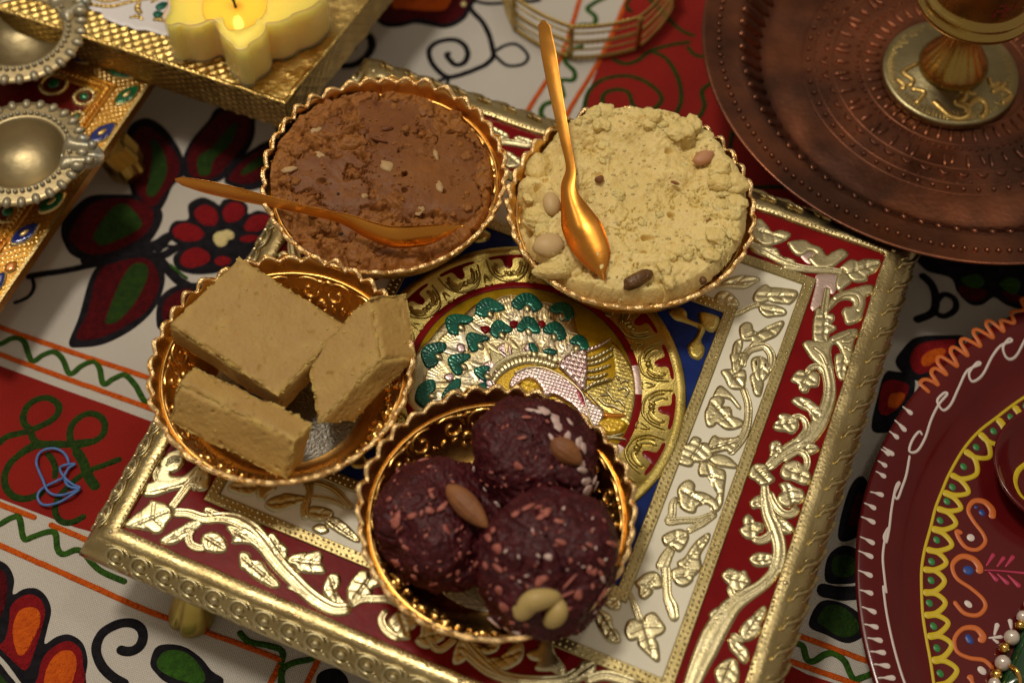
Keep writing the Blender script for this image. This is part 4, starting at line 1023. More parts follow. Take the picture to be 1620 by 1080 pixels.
# ------------------------------------------------------------------ food materials
HB = M("brown_halwa_mat", (.165, .060, .022), 0, .44, col2=(.320, .130, .030), nscale=120, attr="crumb", bump=.35, bscale=700, bdist=.0006, sss=.3, sssr=(1, .45, .2), ssss=.003, spec=.2)
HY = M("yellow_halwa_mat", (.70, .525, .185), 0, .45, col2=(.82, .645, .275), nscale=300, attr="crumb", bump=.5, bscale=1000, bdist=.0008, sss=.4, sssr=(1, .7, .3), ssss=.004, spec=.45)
FUD = M("fudge_mat", (.40, .240, .071), 0, .5, col2=(.57, .40, .118), nscale=150, attr="crumb", bump=.6, bscale=620, bdist=.0009, sss=.2, sssr=(1, .6, .25), ssss=.003, spec=.35)
BEET = M("beet_mat", (.040, .0050, .0085), 0, .42, col2=(.085, .0100, .0140), nscale=260, ncontrast=(.35, .75), rvar=.14, bump=.9, bscale=520, bdist=.0010, spec=.32, sss=.1, sssr=(1,.15,.15), ssss=.003)
COCO = M("beet_stained_coconut", (.45, .15, .115), 0, .55, col2=(.28, .07, .055), nscale=500, bump=.3, bscale=1500)
COCOW = M("white_coconut", (.66, .52, .48), 0, .5, col2=(.56, .36, .34), nscale=500, bump=.3, bscale=1500)
ALM = M("almond_skin", (.27, .105, .033), 0, .55, col2=(.20, .075, .026), nscale=160, bump=.6, bscale=700, bdist=.0006)
ALMC = M("almond_flesh", (.58, .40, .19), 0, .5, sss=.2, ssss=.003)
CASH = M("cashew_mat", (.46, .34, .125), 0, .5, sss=.25, sssr=(1, .7, .2), ssss=.004, bump=.2, bscale=300)
RAIS = M("raisin_mat", (.16, .070, .018), 0, .3, col2=(.10, .045, .014), nscale=300, bump=.8, bscale=450, bdist=.0015, sss=.2, sssr=(1, .5, .1), ssss=.003)
SEED = M("seed_mat", (.02, .015, .012), 0, .6)
GHEE = M("pale_nut", (.44, .28, .125), 0, .5, sss=.2, ssss=.003)

# ------------------------------------------------------------------ halwa: a dense, crumbly surface
def halwa(name, label, c, mat, hfun, rad, n=300, group=None):
    g = np.linspace(-rad, rad, n)
    X, Y = np.meshgrid(g, g)
    P = np.c_[X.ravel(), Y.ravel()]
    r = np.linalg.norm(P, axis=1); a = np.arctan2(P[:, 1], P[:, 0])
    edge = rad * (1 - .02 + .02 * fbm(np.c_[np.cos(a) * 5, np.sin(a) * 5], 1.2, 3, 4))
    H, cr = hfun(P, r / edge, a)
    zw = np.interp(r, WZ[:, 0], WZ[:, 1]); H = np.maximum(H, zw + .03)
    ok = r < edge
    idx = -np.ones(len(P), int); idx[ok] = np.arange(ok.sum())
    F = grid_faces(n, n); F = idx[F]; F = F[(F >= 0).all(1)]
    jit = .010 * np.c_[vn(P, 30, 1), vn(P, 30, 2)]
    V = np.c_[P + c + jit, H][ok]
    o = obj(name, V, F, mat, None, base=(c[0], c[1], 4.9), attr={"crumb": cr[ok]})
    tag(o, label, "sweet", group)
    return o, V

def h_brown(P, q, a):
    w = P + .45 * np.c_[fbm(P, 1.2, 4, 1), fbm(P, 1.2, 4, 2)]
    big = fbm(w, .42, 3, 9)
    ragged = fbm(P, .75, 6, 31, .6)
    lower = 1 / (1 + np.exp((P[:, 1] + 1.8) * 6))
    m = ragged - .12 + .9 * np.clip((q - .80) / .15, 0, 1) + .40 * lower
    rough = np.clip(m * 7, 0, 1)
    lump = worley(w, 2.0, 8); lump2 = worley(w, 4.6, 12)
    crumb = np.sqrt(np.clip(1 - lump[0] ** 2 * 1.3, 0, 1)) * .40 + np.sqrt(np.clip(1 - lump2[0] ** 2 * 1.4, 0, 1)) * .16 + .01 * fbm(P, 8, 3, 14)
    step = .05 * fbm(w, 1.1, 3, 15)                       # sheets pressed one over another
    H = 6.90 + .10 * big + step + .006 * fbm(P, 7, 2, 4)
    H = H + rough * (crumb - .44) - .26 * np.exp(-((m - .02) / .035) ** 2) * np.clip(fbm(P, .9, 2, 6) * 2.5 + .3, 0, 1)
    H = H + .28 * np.exp(-((P[:, 1] - 1.8) / 1.6) ** 2 - ((P[:, 0] + 1.6) / 2.4) ** 2) + .10 * np.clip(-P[:, 0] / 4, -1, 1)
    side = np.clip((P[:, 0] * .9 + P[:, 1] * .25) / 4.3, -1, 1)
    H = H - .40 * np.clip(side, 0, 1) ** 2 - .34 * lower
    drop = np.clip((q - .93) / .07, 0, 1) ** 1.5
    H = H - drop * (.35 + .35 * np.cos(a - .3)) * 1.2
    pits = np.clip(vn(P, 2.6, 21) - .62, 0, 1) * np.clip(vn(P, .9, 22) + .1, 0, 1)
    H = H - pits * 1.6
    return H, np.clip(rough * .50 + .18 + .45 * np.clip(fbm(P, .4, 2, 77) + .2 * (P[:, 1] > 1) , 0, 1) + .18 * fbm(P, 5, 3, 78), 0, 1)
hb, vb = halwa("brown_halwa", "reddish brown crumbly halwa pressed into a gold bowl, with nut bits", CR, HB, h_brown, 4.46, 330)

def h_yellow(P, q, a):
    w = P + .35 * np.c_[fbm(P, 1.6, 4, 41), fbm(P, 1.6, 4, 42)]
    l0 = worley(w, .85, 43); l1 = worley(w, 1.9, 45); l2 = worley(w, 4.4, 46)
    press = np.clip(1.35 - (np.linalg.norm((P - [.6, .7]) / [2.7, 2.5], axis=1)), 0, 1) ** .5 * np.clip(.8 + .9 * fbm(P, .9, 4, 61), 0, 1)
    rnd_ = lambda d: np.sqrt(np.clip(1 - d ** 2 * 1.25, 0, 1))
    b0, b1, b2 = rnd_(l0[0]), rnd_(l1[0]), rnd_(l2[0])
    lump = b0 * .46 * (1 - .72 * press) + b1 * .30 * (1 - .80 * press) + b2 * .09 * (1 - .7 * press)
    rag = fbm(P, 1.3, 5, 62, .6)
    gap = np.exp(-((rag - .12) / .03) ** 2) * np.clip(fbm(P, .6, 2, 63) * 3 + .1, 0, 1)
    H = 6.95 + .36 * (1 - q ** 2) + lump - .34 + .20 * press * .9 + .08 * fbm(P, .7, 3, 48) + .016 * fbm(P, 6, 3, 53) - .26 * gap
    H = H + .52 * np.exp(-((P[:, 1] - 3.5) / 1.0) ** 2) * np.exp(-((P[:, 0] - .3) / 2.8) ** 2)
    H = H + .22 * np.exp(-((P[:, 0] - 3.6) / 1.0) ** 2)
    # hollows on the left, where the spoon has dug
    H = H - 1.9 * np.exp(-((P[:, 0] + 4.05) / .55) ** 2 - ((P[:, 1] + .4) / 1.0) ** 2) - 1.2 * np.exp(-((P[:, 0] + 3.6) / .6) ** 2 - ((P[:, 1] - 2.0) / .7) ** 2) - .60 * np.exp(-((P[:, 0] + 2.9) / .5) ** 2 - ((P[:, 1] - 2.4) / 1.1) ** 2)
    H = H - .45 * np.exp(-((P[:, 0] + 1.7) / .6) ** 2 - ((P[:, 1] + 1.3) / 1.7) ** 2)
    drop = np.clip((q - .93) / .07, 0, 1) ** 1.4
    H = H - drop * (.45 + .25 * np.cos(a - 4.4))
    pits = np.clip(vn(P, 2.8, 51) - .6, 0, 1) * np.clip(vn(P, .8, 52) + .1, 0, 1)
    H = H - pits * 1.5
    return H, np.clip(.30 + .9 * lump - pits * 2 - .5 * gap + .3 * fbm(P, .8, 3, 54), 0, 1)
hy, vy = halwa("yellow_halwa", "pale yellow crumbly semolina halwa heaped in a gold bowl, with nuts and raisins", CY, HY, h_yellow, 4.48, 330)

def surf(V, x, y):
    d = (V[:, 0] - x) ** 2 + (V[:, 1] - y) ** 2
    return V[d.argmin(), 2]
def nugget(name, V, par, px, py, size, rot, mat, lift=.3, seed=0, rough=.12):
    p = at(px, py, 6.9)[:2]; z = surf(V, *p); p = at(px, py, z)[:2]
    v, f = ball((0, 0, 0), size, 14, 9)
    v = v * (1 + rough * vn(v, 3.0 / max(size), 60 + seed)[:, None])
    c, s = math.cos(R(rot)), math.sin(R(rot))
    v = np.c_[v[:, 0] * c - v[:, 1] * s, v[:, 0] * s + v[:, 1] * c, v[:, 2]] + [p[0], p[1], z + lift * size[2]]
    return obj(name, v, f, mat, par)
def rocky(V, par, px, py, size, mat, seed, lift=.15, name="halwa_lump"):
    p = at(px, py, 6.9)[:2]; z = surf(V, *p); p = at(px, py, z)[:2]
    v, f = ball((0, 0, 0), (1, 1, 1), 64, 40)
    l = worley(np.c_[np.arctan2(v[:, 1], v[:, 0]) * 1.6, v[:, 2] * 1.6], 1.3, seed)
    v = v * (1 + .20 * fbm(v, 1.5, 3, seed) + .12 * fbm(v, 5, 4, seed + 1) + .06 * vn(v, 14, seed + 2))[:, None] * np.array(size)
    return obj(name, v + [p[0], p[1], z + lift * size[2]], f, mat, par, attr={"crumb": np.clip(.45 + .5 * fbm(v, 4, 3, seed), 0, 1)})
for px, py, sz, rt, nm, m in ((948, 285, (.17, .13, .1), 20, "almond_piece", ALM), (1112, 252, (.42, .26, .16), 35, "almond_piece", M("pink_almond", (.50, .24, .12), 0, .5, bump=.5, bscale=800)), (1068, 290, (.17, .06, .05), -25, "almond_piece", ALM), (1123, 362, (.17, .40, .14), 15, "raisin", M("red_raisin", (.24, .075, .022), 0, .35, sss=.2, ssss=.003, bump=.5, bscale=500)),
                              (1008, 445, (.56, .27, .2), 35, "raisin", RAIS), (1112, 445, (.13, .16, .1), 0, "raisin", RAIS)):
    nugget(nm, vy, hy, px, py, (sz[0] * 1.1, sz[1] * 1.1, sz[2] * 1.3), rt, m, .45, int(px), .22)
# half almond showing its cut face, left of the spoon
nugget("almond_half", vy, hy, 868, 388, (.62, .50, .34), 10, ALMC, .02, rough=.08)
rocky(vy, hy, 856, 350, (.70, .55, .5), HY, 3); rocky(vy, hy, 850, 272, (.58, .66, .5), HY, 4); rocky(vy, hy, 872, 430, (.7, .3, .3), HY, 5); rocky(vy, hy, 948, 182, (.5, .34, .3), HY, 6, .2); rocky(vy, hy, 1025, 188, (.8, .34, .3), HY, 7, .2); rocky(vy, hy, 1140, 290, (.5, .4, .3), HY, 8)
nugget("almond_half", vy, hy, 872, 322, (.34, .5, .3), 10, ALMC, -.05, rough=.1)
for px, py, sz, rt, nm, m in ((500, 205, (.24, .12, .08), 35, "nut_piece", GHEE), (456, 268, (.28, .10, .08), 15, "nut_piece", GHEE), (505, 245, (.14, .2, .08), 60, "nut_piece", GHEE), (612, 262, (.26, .18, .09), -45, "nut_piece", GHEE), (695, 295, (.12, .22, .08), 20, "nut_piece", GHEE), (725, 342, (.16, .12, .1), 10, "nut_piece", GHEE), (577, 310, (.11, .09, .08), 0, "nut_piece", GHEE),
                              (690, 245, (.08, .2, .07), 15, "nut_piece", GHEE), (575, 210, (.2, .16, .12), 40, "halwa_lump", HB), (612, 205, (.3, .1, .12), 20, "halwa_lump", HB), (600, 222, (.4, .07, .08), -18, "halwa_lump", HB), (665, 330, (.12, .3, .06), -20, "nut_piece", GHEE),
                              (460, 283, (.055, .05, .05), 0, "seed", SEED), (535, 307, (.06, .055, .05), 0, "seed", SEED), (600, 279, (.035, .03, .03), 0, "seed", SEED), (540, 370, (.09, .06, .05), 30, "seed", SEED), (526, 212, (.025, .025, .02), 0, "seed", SEED), (539, 196, (.03, .03, .02), 0, "seed", SEED)):
    nugget(nm, vb, hb, px, py, (sz[0] * (1.25 if nm == 'nut_piece' else 1), sz[1] * (1.35 if nm == 'nut_piece' else 1), sz[2]), rt, m, -.25 if nm == 'nut_piece' else .2, int(px), .3)
# loose crumbs on both
def crumbs(V, par, n, mat, seed, rmax):
    rng = np.random.default_rng(seed); out = []
    k = rng.choice(len(V), n)
    for i in k:
        r = .02 + .06 * rng.random() ** 2
        v, f = ball((0, 0, 0), (r, r * .8, r * .7), 6, 4)
        v = v * (1 + .3 * rng.standard_normal(len(v))[:, None] * .6)
        out.append((v + V[i] + [0, 0, r * .3], f))
    v, f = join(out); obj("crumbs", v, f, mat, par, attr={"crumb": np.full(len(v), .8)}, kind="stuff")
crumbs(vb, hb, 350, HB, 1, .06); crumbs(vy, hy, 700, HY, 2, .07)
KEEP = [at(*q)[:2] for q in ((893, 215, 7.6), (903, 265, 7.5), (900, 300, 7.5), (915, 345, 7.4), (926, 372, 7.4), (938, 400, 7.4), (950, 425, 7.4), (957, 443, 7.4), (545, 347, 7.3), (585, 364, 7.3), (625, 375, 7.3), (655, 375, 7.3), (680, 371, 7.3), (705, 365, 7.3), (732, 356, 7.2))]
def lumps(V, par, c, n, mat, seed, fpos, s0, s1, lift):
    rng = np.random.default_rng(seed)
    for k in range(n):
        r, a = fpos(rng); x, y = c[0] + r * math.cos(a), c[1] + r * math.sin(a)
        s = s0 + (s1 - s0) * rng.random() ** 1.6; z = surf(V, x, y)
        if (name_ := 'y') and any(math.hypot(x - at(*q, 7.)[0], y - at(*q, 7.)[1]) < .5 for q in ((1008, 445), (1112, 252), (1123, 362), (948, 285))): continue
        if min(math.hypot(x - q[0], y - q[1]) for q in KEEP) < .62 + s * .6: continue
        v, f = ball((0, 0, 0), (1, 1, 1), 30, 18)
        v = v * (1 + .42 * fbm(v, 1.4, 3, seed + k) + .34 * fbm(v, 3.5, 3, seed + k + 1))[:, None] * (s * np.array([rng.uniform(.7, 1.3), rng.uniform(.7, 1.2), rng.uniform(.4, .7)]))
        t = rng.uniform(0, 6.3); v = np.c_[v[:, 0] * math.cos(t) - v[:, 1] * math.sin(t), v[:, 0] * math.sin(t) + v[:, 1] * math.cos(t), v[:, 2]]
        obj("halwa_lump", v + [x, y, z + lift * s], f, mat, par, attr={"crumb": np.clip(.55 + .5 * fbm(v, 5, 3, seed), 0, 1)})
lumps(vy, hy, CY, 40, HY, 900, lambda g: (g.uniform(3.3, 4.15), g.uniform(-.6, 2.6)), .18, .50, .05)
lumps(vy, hy, CY, 34, HY, 950, lambda g: (g.uniform(2.6, 4.1), g.uniform(2.9, 5.6)), .16, .46, .1)
lumps(vy, hy, CY, 16, HY, 980, lambda g: (g.uniform(.5, 3.2), g.uniform(0, 6.3)), .12, .30, -.15)
lumps(vb, hb, CR, 28, HB, 700, lambda g: (g.uniform(2.4, 4.1), g.uniform(3.7, 5.9)), .14, .46, -.05)
lumps(vb, hb, CR, 26, HB, 750, lambda g: (g.uniform(3.2, 4.15), g.uniform(-.5, 3.7)), .12, .36, -.1)
lumps(vb, hb, CR, 12, HB, 780, lambda g: (g.uniform(.3, 3.0), g.uniform(0, 6.3)), .10, .24, -.2)

# ------------------------------------------------------------------ fudge blocks
def block(label, V0, N1, N2, N3, seed, n=(46, 46, 22)):
    v0 = at(*V0); e = [at(*q) - v0 for q in (N1, N2, N3)]
    nn = [max(8, int(np.linalg.norm(x) / .05)) for x in e]
    Vs, Fs, k = [], [], 0
    cen = v0 + sum(e) / 2
    for ax in range(3):
        i, j = [(1, 2), (0, 2), (0, 1)][ax]
        for side in (0, 1):
            s, t = np.meshgrid(np.linspace(0, 1, nn[i] + 1), np.linspace(0, 1, nn[j] + 1), indexing='ij')
            L = np.zeros((s.size, 3)); L[:, i] = s.ravel(); L[:, j] = t.ravel(); L[:, ax] = side
            Vs.append(L); f = grid_faces(nn[i] + 1, nn[j] + 1)
            flip = (np.dot(np.cross(e[i], e[j]), e[ax]) > 0) != (side == 1)
            Fs.append((f[:, ::-1] if flip else f) + k); k += s.size
    L = np.vstack(Vs); F = np.vstack(Fs)
    # merge seams
    key = np.round(L * 4096).astype(int); _, first, inv = np.unique(key, axis=0, return_index=True, return_inverse=True)
    L = L[first]; F = inv.ravel()[F]
    ln = np.array([np.linalg.norm(x) for x in e])
    D = np.minimum(L, 1 - L) * ln                      # distance to each pair of faces
    S = np.sort(D, axis=1)
    edge = np.exp(-(S[:, 1] / .12) ** 2)               # near an edge
    P = v0 + L @ np.array(e)
    nrm = P - cen
    out = np.zeros_like(P)
    for ax in range(3):
        en = np.cross(e[(ax + 1) % 3], e[(ax + 2) % 3]); en /= np.linalg.norm(en); en *= np.sign(en @ e[ax])
        out += np.where(L[:, ax:ax + 1] > .999, 1, np.where(L[:, ax:ax + 1] < .001, -1, 0)) * en
    out /= np.linalg.norm(out, axis=1)[:, None] + 1e-9
    ero = edge * (.07 + .22 * np.clip(fbm(P, 1.5, 4, seed), -.2, 1)) + edge * .12 * np.clip(vn(P, 5, seed + 1), 0, 1)
    rgh = np.clip(.5 + 1.5 * fbm(P, .7, 3, seed + 8), 0, 1) * np.where(np.abs(out @ np.cross(e[0], e[1]) / np.linalg.norm(np.cross(e[0], e[1]))) > .9, .45, 1)
    face = .06 * fbm(P, .9, 3, seed + 2) + .028 * rgh * fbm(P, 5, 4, seed + 3) - .35 * np.clip(vn(P, 5.5, seed + 4) - .66, 0, 1)
    big = -.12 * np.clip(fbm(P, .7, 2, seed + 7) - .25, 0, 1)
    P = P + out * (face + big - ero * 1.2)[:, None]
    side = (np.abs(L[:, 2] - .5) < .499).astype(float)
    crumb = np.clip(.75 * edge * (vn(P, 4, seed + 5) > -.2) + .5 * np.clip(fbm(P, 1.3, 4, seed + 6), 0, 1) + .08, 0, 1)
    o = obj("fudge_block", P, F, FUD, None, base=(cen[0], cen[1], P[:, 2].min()), attr={"crumb": crumb})
    tag(o, label, "fudge", "tan fudge blocks in one bowl")
    rng = np.random.default_rng(seed); pr_ = edge * (vn(P, 2.2, seed + 9) > -.1) + .04; pr_ /= pr_.sum(); out2 = []
    for i in rng.choice(len(P), 260, p=pr_):
        r = .018 + .06 * rng.random() ** 2.2; v, f = ball((0, 0, 0), (r, r * rng.uniform(.6, 1), r * .8), 7, 5)
        out2.append((v * (1 + .35 * vn(v, 1.2 / r, seed + int(i) % 97))[:, None] + P[i] - out[i] * .01, f))
    v, f = join(out2); obj("crumbs", v, f, FUD, o, attr={"crumb": np.full(len(v), .85)}, kind="stuff")
    return o
block("largest tan fudge block, lying flat at the back left of its bowl", (265, 513, 7.75), (378, 403, 7.75), (441, 628, 7.35), (273, 541, 6.4), 100)
block("tan fudge block leaning against the right wall of its bowl, nearest the peacock", (603, 569, 7.8), (586, 464, 7.9), (500, 673, 7.0), (662, 566, 7.0), 200)
block("long tan fudge block standing on edge at the front of its bowl", (468, 697, 7.6), (278, 604, 7.85), (497, 667, 7.35), (452, 762, 6.45), 300)
def stray(px, py, r, seed, par, mat=FUD, z=6.9):
    p = at(px, py, z); v, f = ball((0, 0, 0), (r, r * .8, r * .6), 12, 8)
    v = v * (1 + .4 * vn(v, 2.2 / r, seed)[:, None]) + p
    obj("fudge_crumb", v, f, mat, par, attr={"crumb": np.full(len(v), .9)})
fb2 = bpy.data.objects["fudge_block.001"]
stray(481, 562, .10, 1, fb2, z=7.25); stray(492, 553, .09, 2, fb2, z=7.3); stray(508, 543, .07, 3, fb2, z=7.35)

# ------------------------------------------------------------------ beetroot balls
def laddoo(label, c, r, seed, sq=(1, 1, .92)):
    n, m = 220, 120
    th = np.linspace(.02, math.pi - .02, m); a = np.linspace(0, 2 * math.pi, n, endpoint=False)
    D = np.stack([np.sin(th)[:, None] * np.cos(a), np.sin(th)[:, None] * np.sin(a), np.cos(th)[:, None] * np.ones(n)], -1).reshape(-1, 3)
    fib = np.abs(vn(np.c_[D @ [9., 3, 1], D @ [-1., 2.5, 2], D @ [2., -1, 3.]], 2.2, seed + 5))
    rr = r * (1 + .20 * fbm(D, 1.3, 2, seed) + .085 * fbm(D, 3.2, 4, seed + 1) - .07 * np.exp(-((worley(np.c_[np.arctan2(D[:, 1], D[:, 0]) * 1.3, D[:, 2] * 1.6], .9, seed)[1] - worley(np.c_[np.arctan2(D[:, 1], D[:, 0]) * 1.3, D[:, 2] * 1.6], .9, seed)[0]) / .05) ** 2) * np.clip(fbm(D, 2, 2, seed + 3) * 3, 0, 1) * (1 - np.abs(D[:, 0] < -.9)) + .022 * vn(D, 20, seed + 2) - .03 * fib - .05 * np.clip(vn(D, 5, seed + 8) - .5, 0, 1))
    V = c + D * rr[:, None] * sq
    F = grid_faces(m, n, True)[:, ::-1].tolist()
    o = obj("beetroot_ball", V, F, BEET, None, base=(c[0], c[1], V[:, 2].min()))
    tag(o, label, "sweet ball", "beetroot coconut balls in one bowl")
    return o, D, V
def onball(V, c, px, py):
    """where the ray through px, py first meets the ball's mesh"""
    r = np.array([(px - 810) / FPX, 0, 0]) + _UP * (540 - py) / FPX + _FW; r /= np.linalg.norm(r)
    w = V - CAM; t = w @ r; d = np.linalg.norm(w - t[:, None] * r, axis=1)
    ok = d < .10
    if not ok.any(): ok = d < d.min() + .03
    i = np.where(ok)[0][t[ok].argmin()]
    return V[i], (V[i] - c) / np.linalg.norm(V[i] - c)
def orient(v, p, n, ang):
    n = n / np.linalg.norm(n); x = np.cross([0, 0, 1.0], n)
    x = x / np.linalg.norm(x) if np.linalg.norm(x) > 1e-3 else np.array([1.0, 0, 0]); y = np.cross(n, x)
    c, s = math.cos(ang), math.sin(ang)
    X = x * c + y * s; Y = -x * s + y * c
    return p + v[:, :1] * X + v[:, 1:2] * Y + v[:, 2:3] * n
def flake(V, c, par, px, py, L, Wd, ang, mat, name="coconut_flake", seed=0, lift=.02):
    p, n = onball(V, c, px, py)
    v, f = ball((0, 0, 0), (L * .6, Wd * .62, .05), 8, 5)
    v = v * (1 + .35 * vn(v, 4 / L, seed)[:, None])
    obj(name, orient(v, p + n * lift, n, ang), f, mat, par)
def grow(V, c, par, lst, mat, seed):
    for k, (px, py, L, Wd, ang) in enumerate(lst): flake(V, c, par, px, py, L, Wd, R(ang), mat, seed=seed + k)
cA, cB, cC = at(842, 724, 6.75), at(692, 826, 6.25), at(862, 889, 6.95)
lA, _, VA = laddoo("beetroot ball at the back, with white coconut on its right edge", cA, 2.2, 400, (1.04, 1.0, .84))
lB, _, VB = laddoo("beetroot ball with a whole almond standing on its right side", cB, 2.25, 500, (1.02, 1.04, .80))
lC, _, VC = laddoo("largest beetroot ball at the front of its bowl, with a cashew in its lower side", cC, 2.5, 600, (1.0, .97, .82))
def scat(V, c, par, box, n, seed, mats, small=False):
    rng = np.random.default_rng(seed)
    for k in range(n):
        px, py = rng.uniform(box[0], box[2]), rng.uniform(box[1], box[3])
        L = rng.uniform(.05, .20) if small else rng.uniform(.18, .42)
        flake(V, c, par, px, py, L, L * rng.uniform(.3, .55), rng.uniform(0, 6.3), mats[int(rng.random() * len(mats))], seed=seed + k)
i = 2.635; o4 = lambda x, y: (560 + x / i, 610 + y / i)
for lst, V, c, par, m in (([(137, 470, .28, .16, 90), (310, 330, .2, .1, 20), (160, 580, .5, .3, 40), (185, 565, .4, .26, -30), (330, 520, .34, .22, 10), (365, 492, .42, .16, 0), (315, 450, .3, .14, 70), (390, 590, .36, .14, 100), (230, 545, .34, .2, 50), (170, 740, .5, .26, 30), (240, 798, .26, .16, -40), (208, 680, .3, .16, 0), (290, 300, .4, .14, 15), (330, 835, .3, .16, 30), (440, 780, .34, .14, 80), (395, 800, .26, .1, 30), (325, 425, .26, .1, 0), (150, 527, .22, .12, 0), (290, 620, .2, .1, 60), (450, 710, .26, .12, 80)], VB, cB, lB, COCO),
                          ([(730, 127, .34, .12, -20), (690, 213, .3, .12, 80), (690, 345, .36, .2, -20), (632, 393, .12, .08, 0), (825, 350, .16, .08, 40), (640, 160, .14, .08, 0), (760, 420, .14, .07, 50)], VA, cA, lA, COCO),
                          ([(663, 530, .36, .2, -40), (720, 498, .44, .18, 5), (770, 495, .24, .14, 0), (810, 515, .44, .24, 70), (770, 540, .3, .2, 30), (855, 555, .4, .16, 30), (550, 625, .52, .22, 60), (588, 680, .36, .26, 35), (545, 740, .28, .18, 40), (592, 752, .46, .18, 25), (597, 857, .28, .3, 0), (615, 930, .42, .36, 70), (768, 810, .5, .24, 50), (868, 640, .42, .18, 95), (983, 660, .4, .1, 85), (985, 775, .3, .2, 60), (1010, 770, .24, .2, 0), (1040, 740, .3, .14, 90), (1040, 795, .42, .16, 85), (890, 872, .6, .08, 5), (940, 870, .34, .26, 80), (1045, 875, .5, .14, 15), (900, 940, .3, .14, 20), (708, 1000, .2, .2, 0), (650, 990, .2, .14, 40), (910, 820, .6, .08, 20), (1085, 650, .6, .14, 100), (500, 740, .5, .12, 85), (575, 590, .24, .16, 30), (745, 620, .16, .1, 30), (1000, 830, .2, .1, 50)], VC, cC, lC, COCO),
                          ([(800, 100, .5, .34, -30), (840, 130, .6, .34, -50), (905, 143, .34, .2, -20), (860, 165, .44, .26, -50), (900, 210, .6, .2, -30), (950, 235, .5, .3, -20), (965, 255, .4, .3, 20), (835, 212, .34, .14, 40), (735, 92, .4, .16, -20), (765, 100, .34, .2, -10), (955, 325, .3, .22, 20), (960, 350, .5, .22, -60), (980, 400, .6, .24, -60), (980, 435, .44, .36, 0), (1027, 425, .36, .32, 0), (495, 355, .5, .14, 100), (535, 440, .44, .2, -20), (565, 480, .34, .14, -40), (595, 505, .34, .2, -40), (1010, 400, .3, .2, 30)], VA, cA, lA, COCOW),
                          ([(800, 713, .32, .18, -30), (1047, 803, .3, .14, 80), (565, 1010, .5, .3, -40), (560, 985, .3, .16, -60), (650, 1035, .5, .2, 0), (620, 1040, .3, .2, 20), (680, 1040, .3, .16, 0)], VC, cC, lC, COCOW)):
    grow(V, c, par, [(*o4(x, y), L, Wd, an) for x, y, L, Wd, an in lst], m, int(abs(c[0]) * 100) + 7)
scat(VB, cB, lB, (620, 715, 760, 930), 60, 11, [COCO, COCO, COCO], True); scat(VA, cA, lA, (745, 650, 930, 780), 26, 12, [COCO], True); scat(VC, cC, lC, (765, 800, 970, 1000), 60, 13, [COCO, COCO, COCOW], True)
def almond(par, p0, p1, wd, th=.3, mat=ALM, tilt=0):
    """pointed, ridged almond between two places"""
    p0, p1 = np.array(p0), np.array(p1); d = p1 - p0; L = np.linalg.norm(d); d /= L
    x = np.cross(d, -_FW); x /= np.linalg.norm(x); y = np.cross(x, d)
    t = np.linspace(0, 1, 26); a = np.linspace(0, 2 * math.pi, 40, endpoint=False)
    w = wd / 2 * np.sin(math.pi * np.clip(t, .01, .995) ** .82) ** .62
    rid = 1 + .05 * np.cos(a * 13)[None, :] * np.sin(math.pi * t)[:, None]
    V = p0 + d * (t * L)[:, None, None] + (w[:, None] * np.cos(a) * rid)[..., None] * x + (w[:, None] * th / wd * 2 * np.sin(a) * rid)[..., None] * y
    obj("almond", V.reshape(-1, 3), grid_faces(26, 40, True), mat, par)
p1, n1 = onball(VB, cB, 722, 775); p2 = at(772, 834, 8.15)
almond(lB, at(708, 768, 8.15), p2, .80, .32)
p1, n1 = onball(VA, cA, 897, 712)
qa, na = onball(VA, cA, 872, 694); qb, nb = onball(VA, cA, 918, 730)
almond(lA, qa + na * .10, qb + nb * .16, .82, .34)
def bean(par, pts, w, mat):
    p = smooth(np.array(pts), step=.06); n = len(p); t = np.linspace(0, 1, n)
    v, f = tube(p, w * np.clip(np.sin(math.pi * np.clip(t, .02, .98)), .1, 1) ** .5, 16); obj("cashew", v, f, mat, par)
def cb(x, y, k):
    q, n_ = onball(VC, cC, x, y); return q + n_ * k
bean(lC, [cb(808, 966, -.1), cb(822, 967, .12), cb(838, 953, .2), cb(855, 942, .22), cb(878, 946, .1), cb(884, 955, -.1)], .36, CASH)
bean(lC, [cb(862, 982, 0), cb(872, 978, .16), cb(884, 964, .16), cb(888, 948, 0)], .33, CASH)

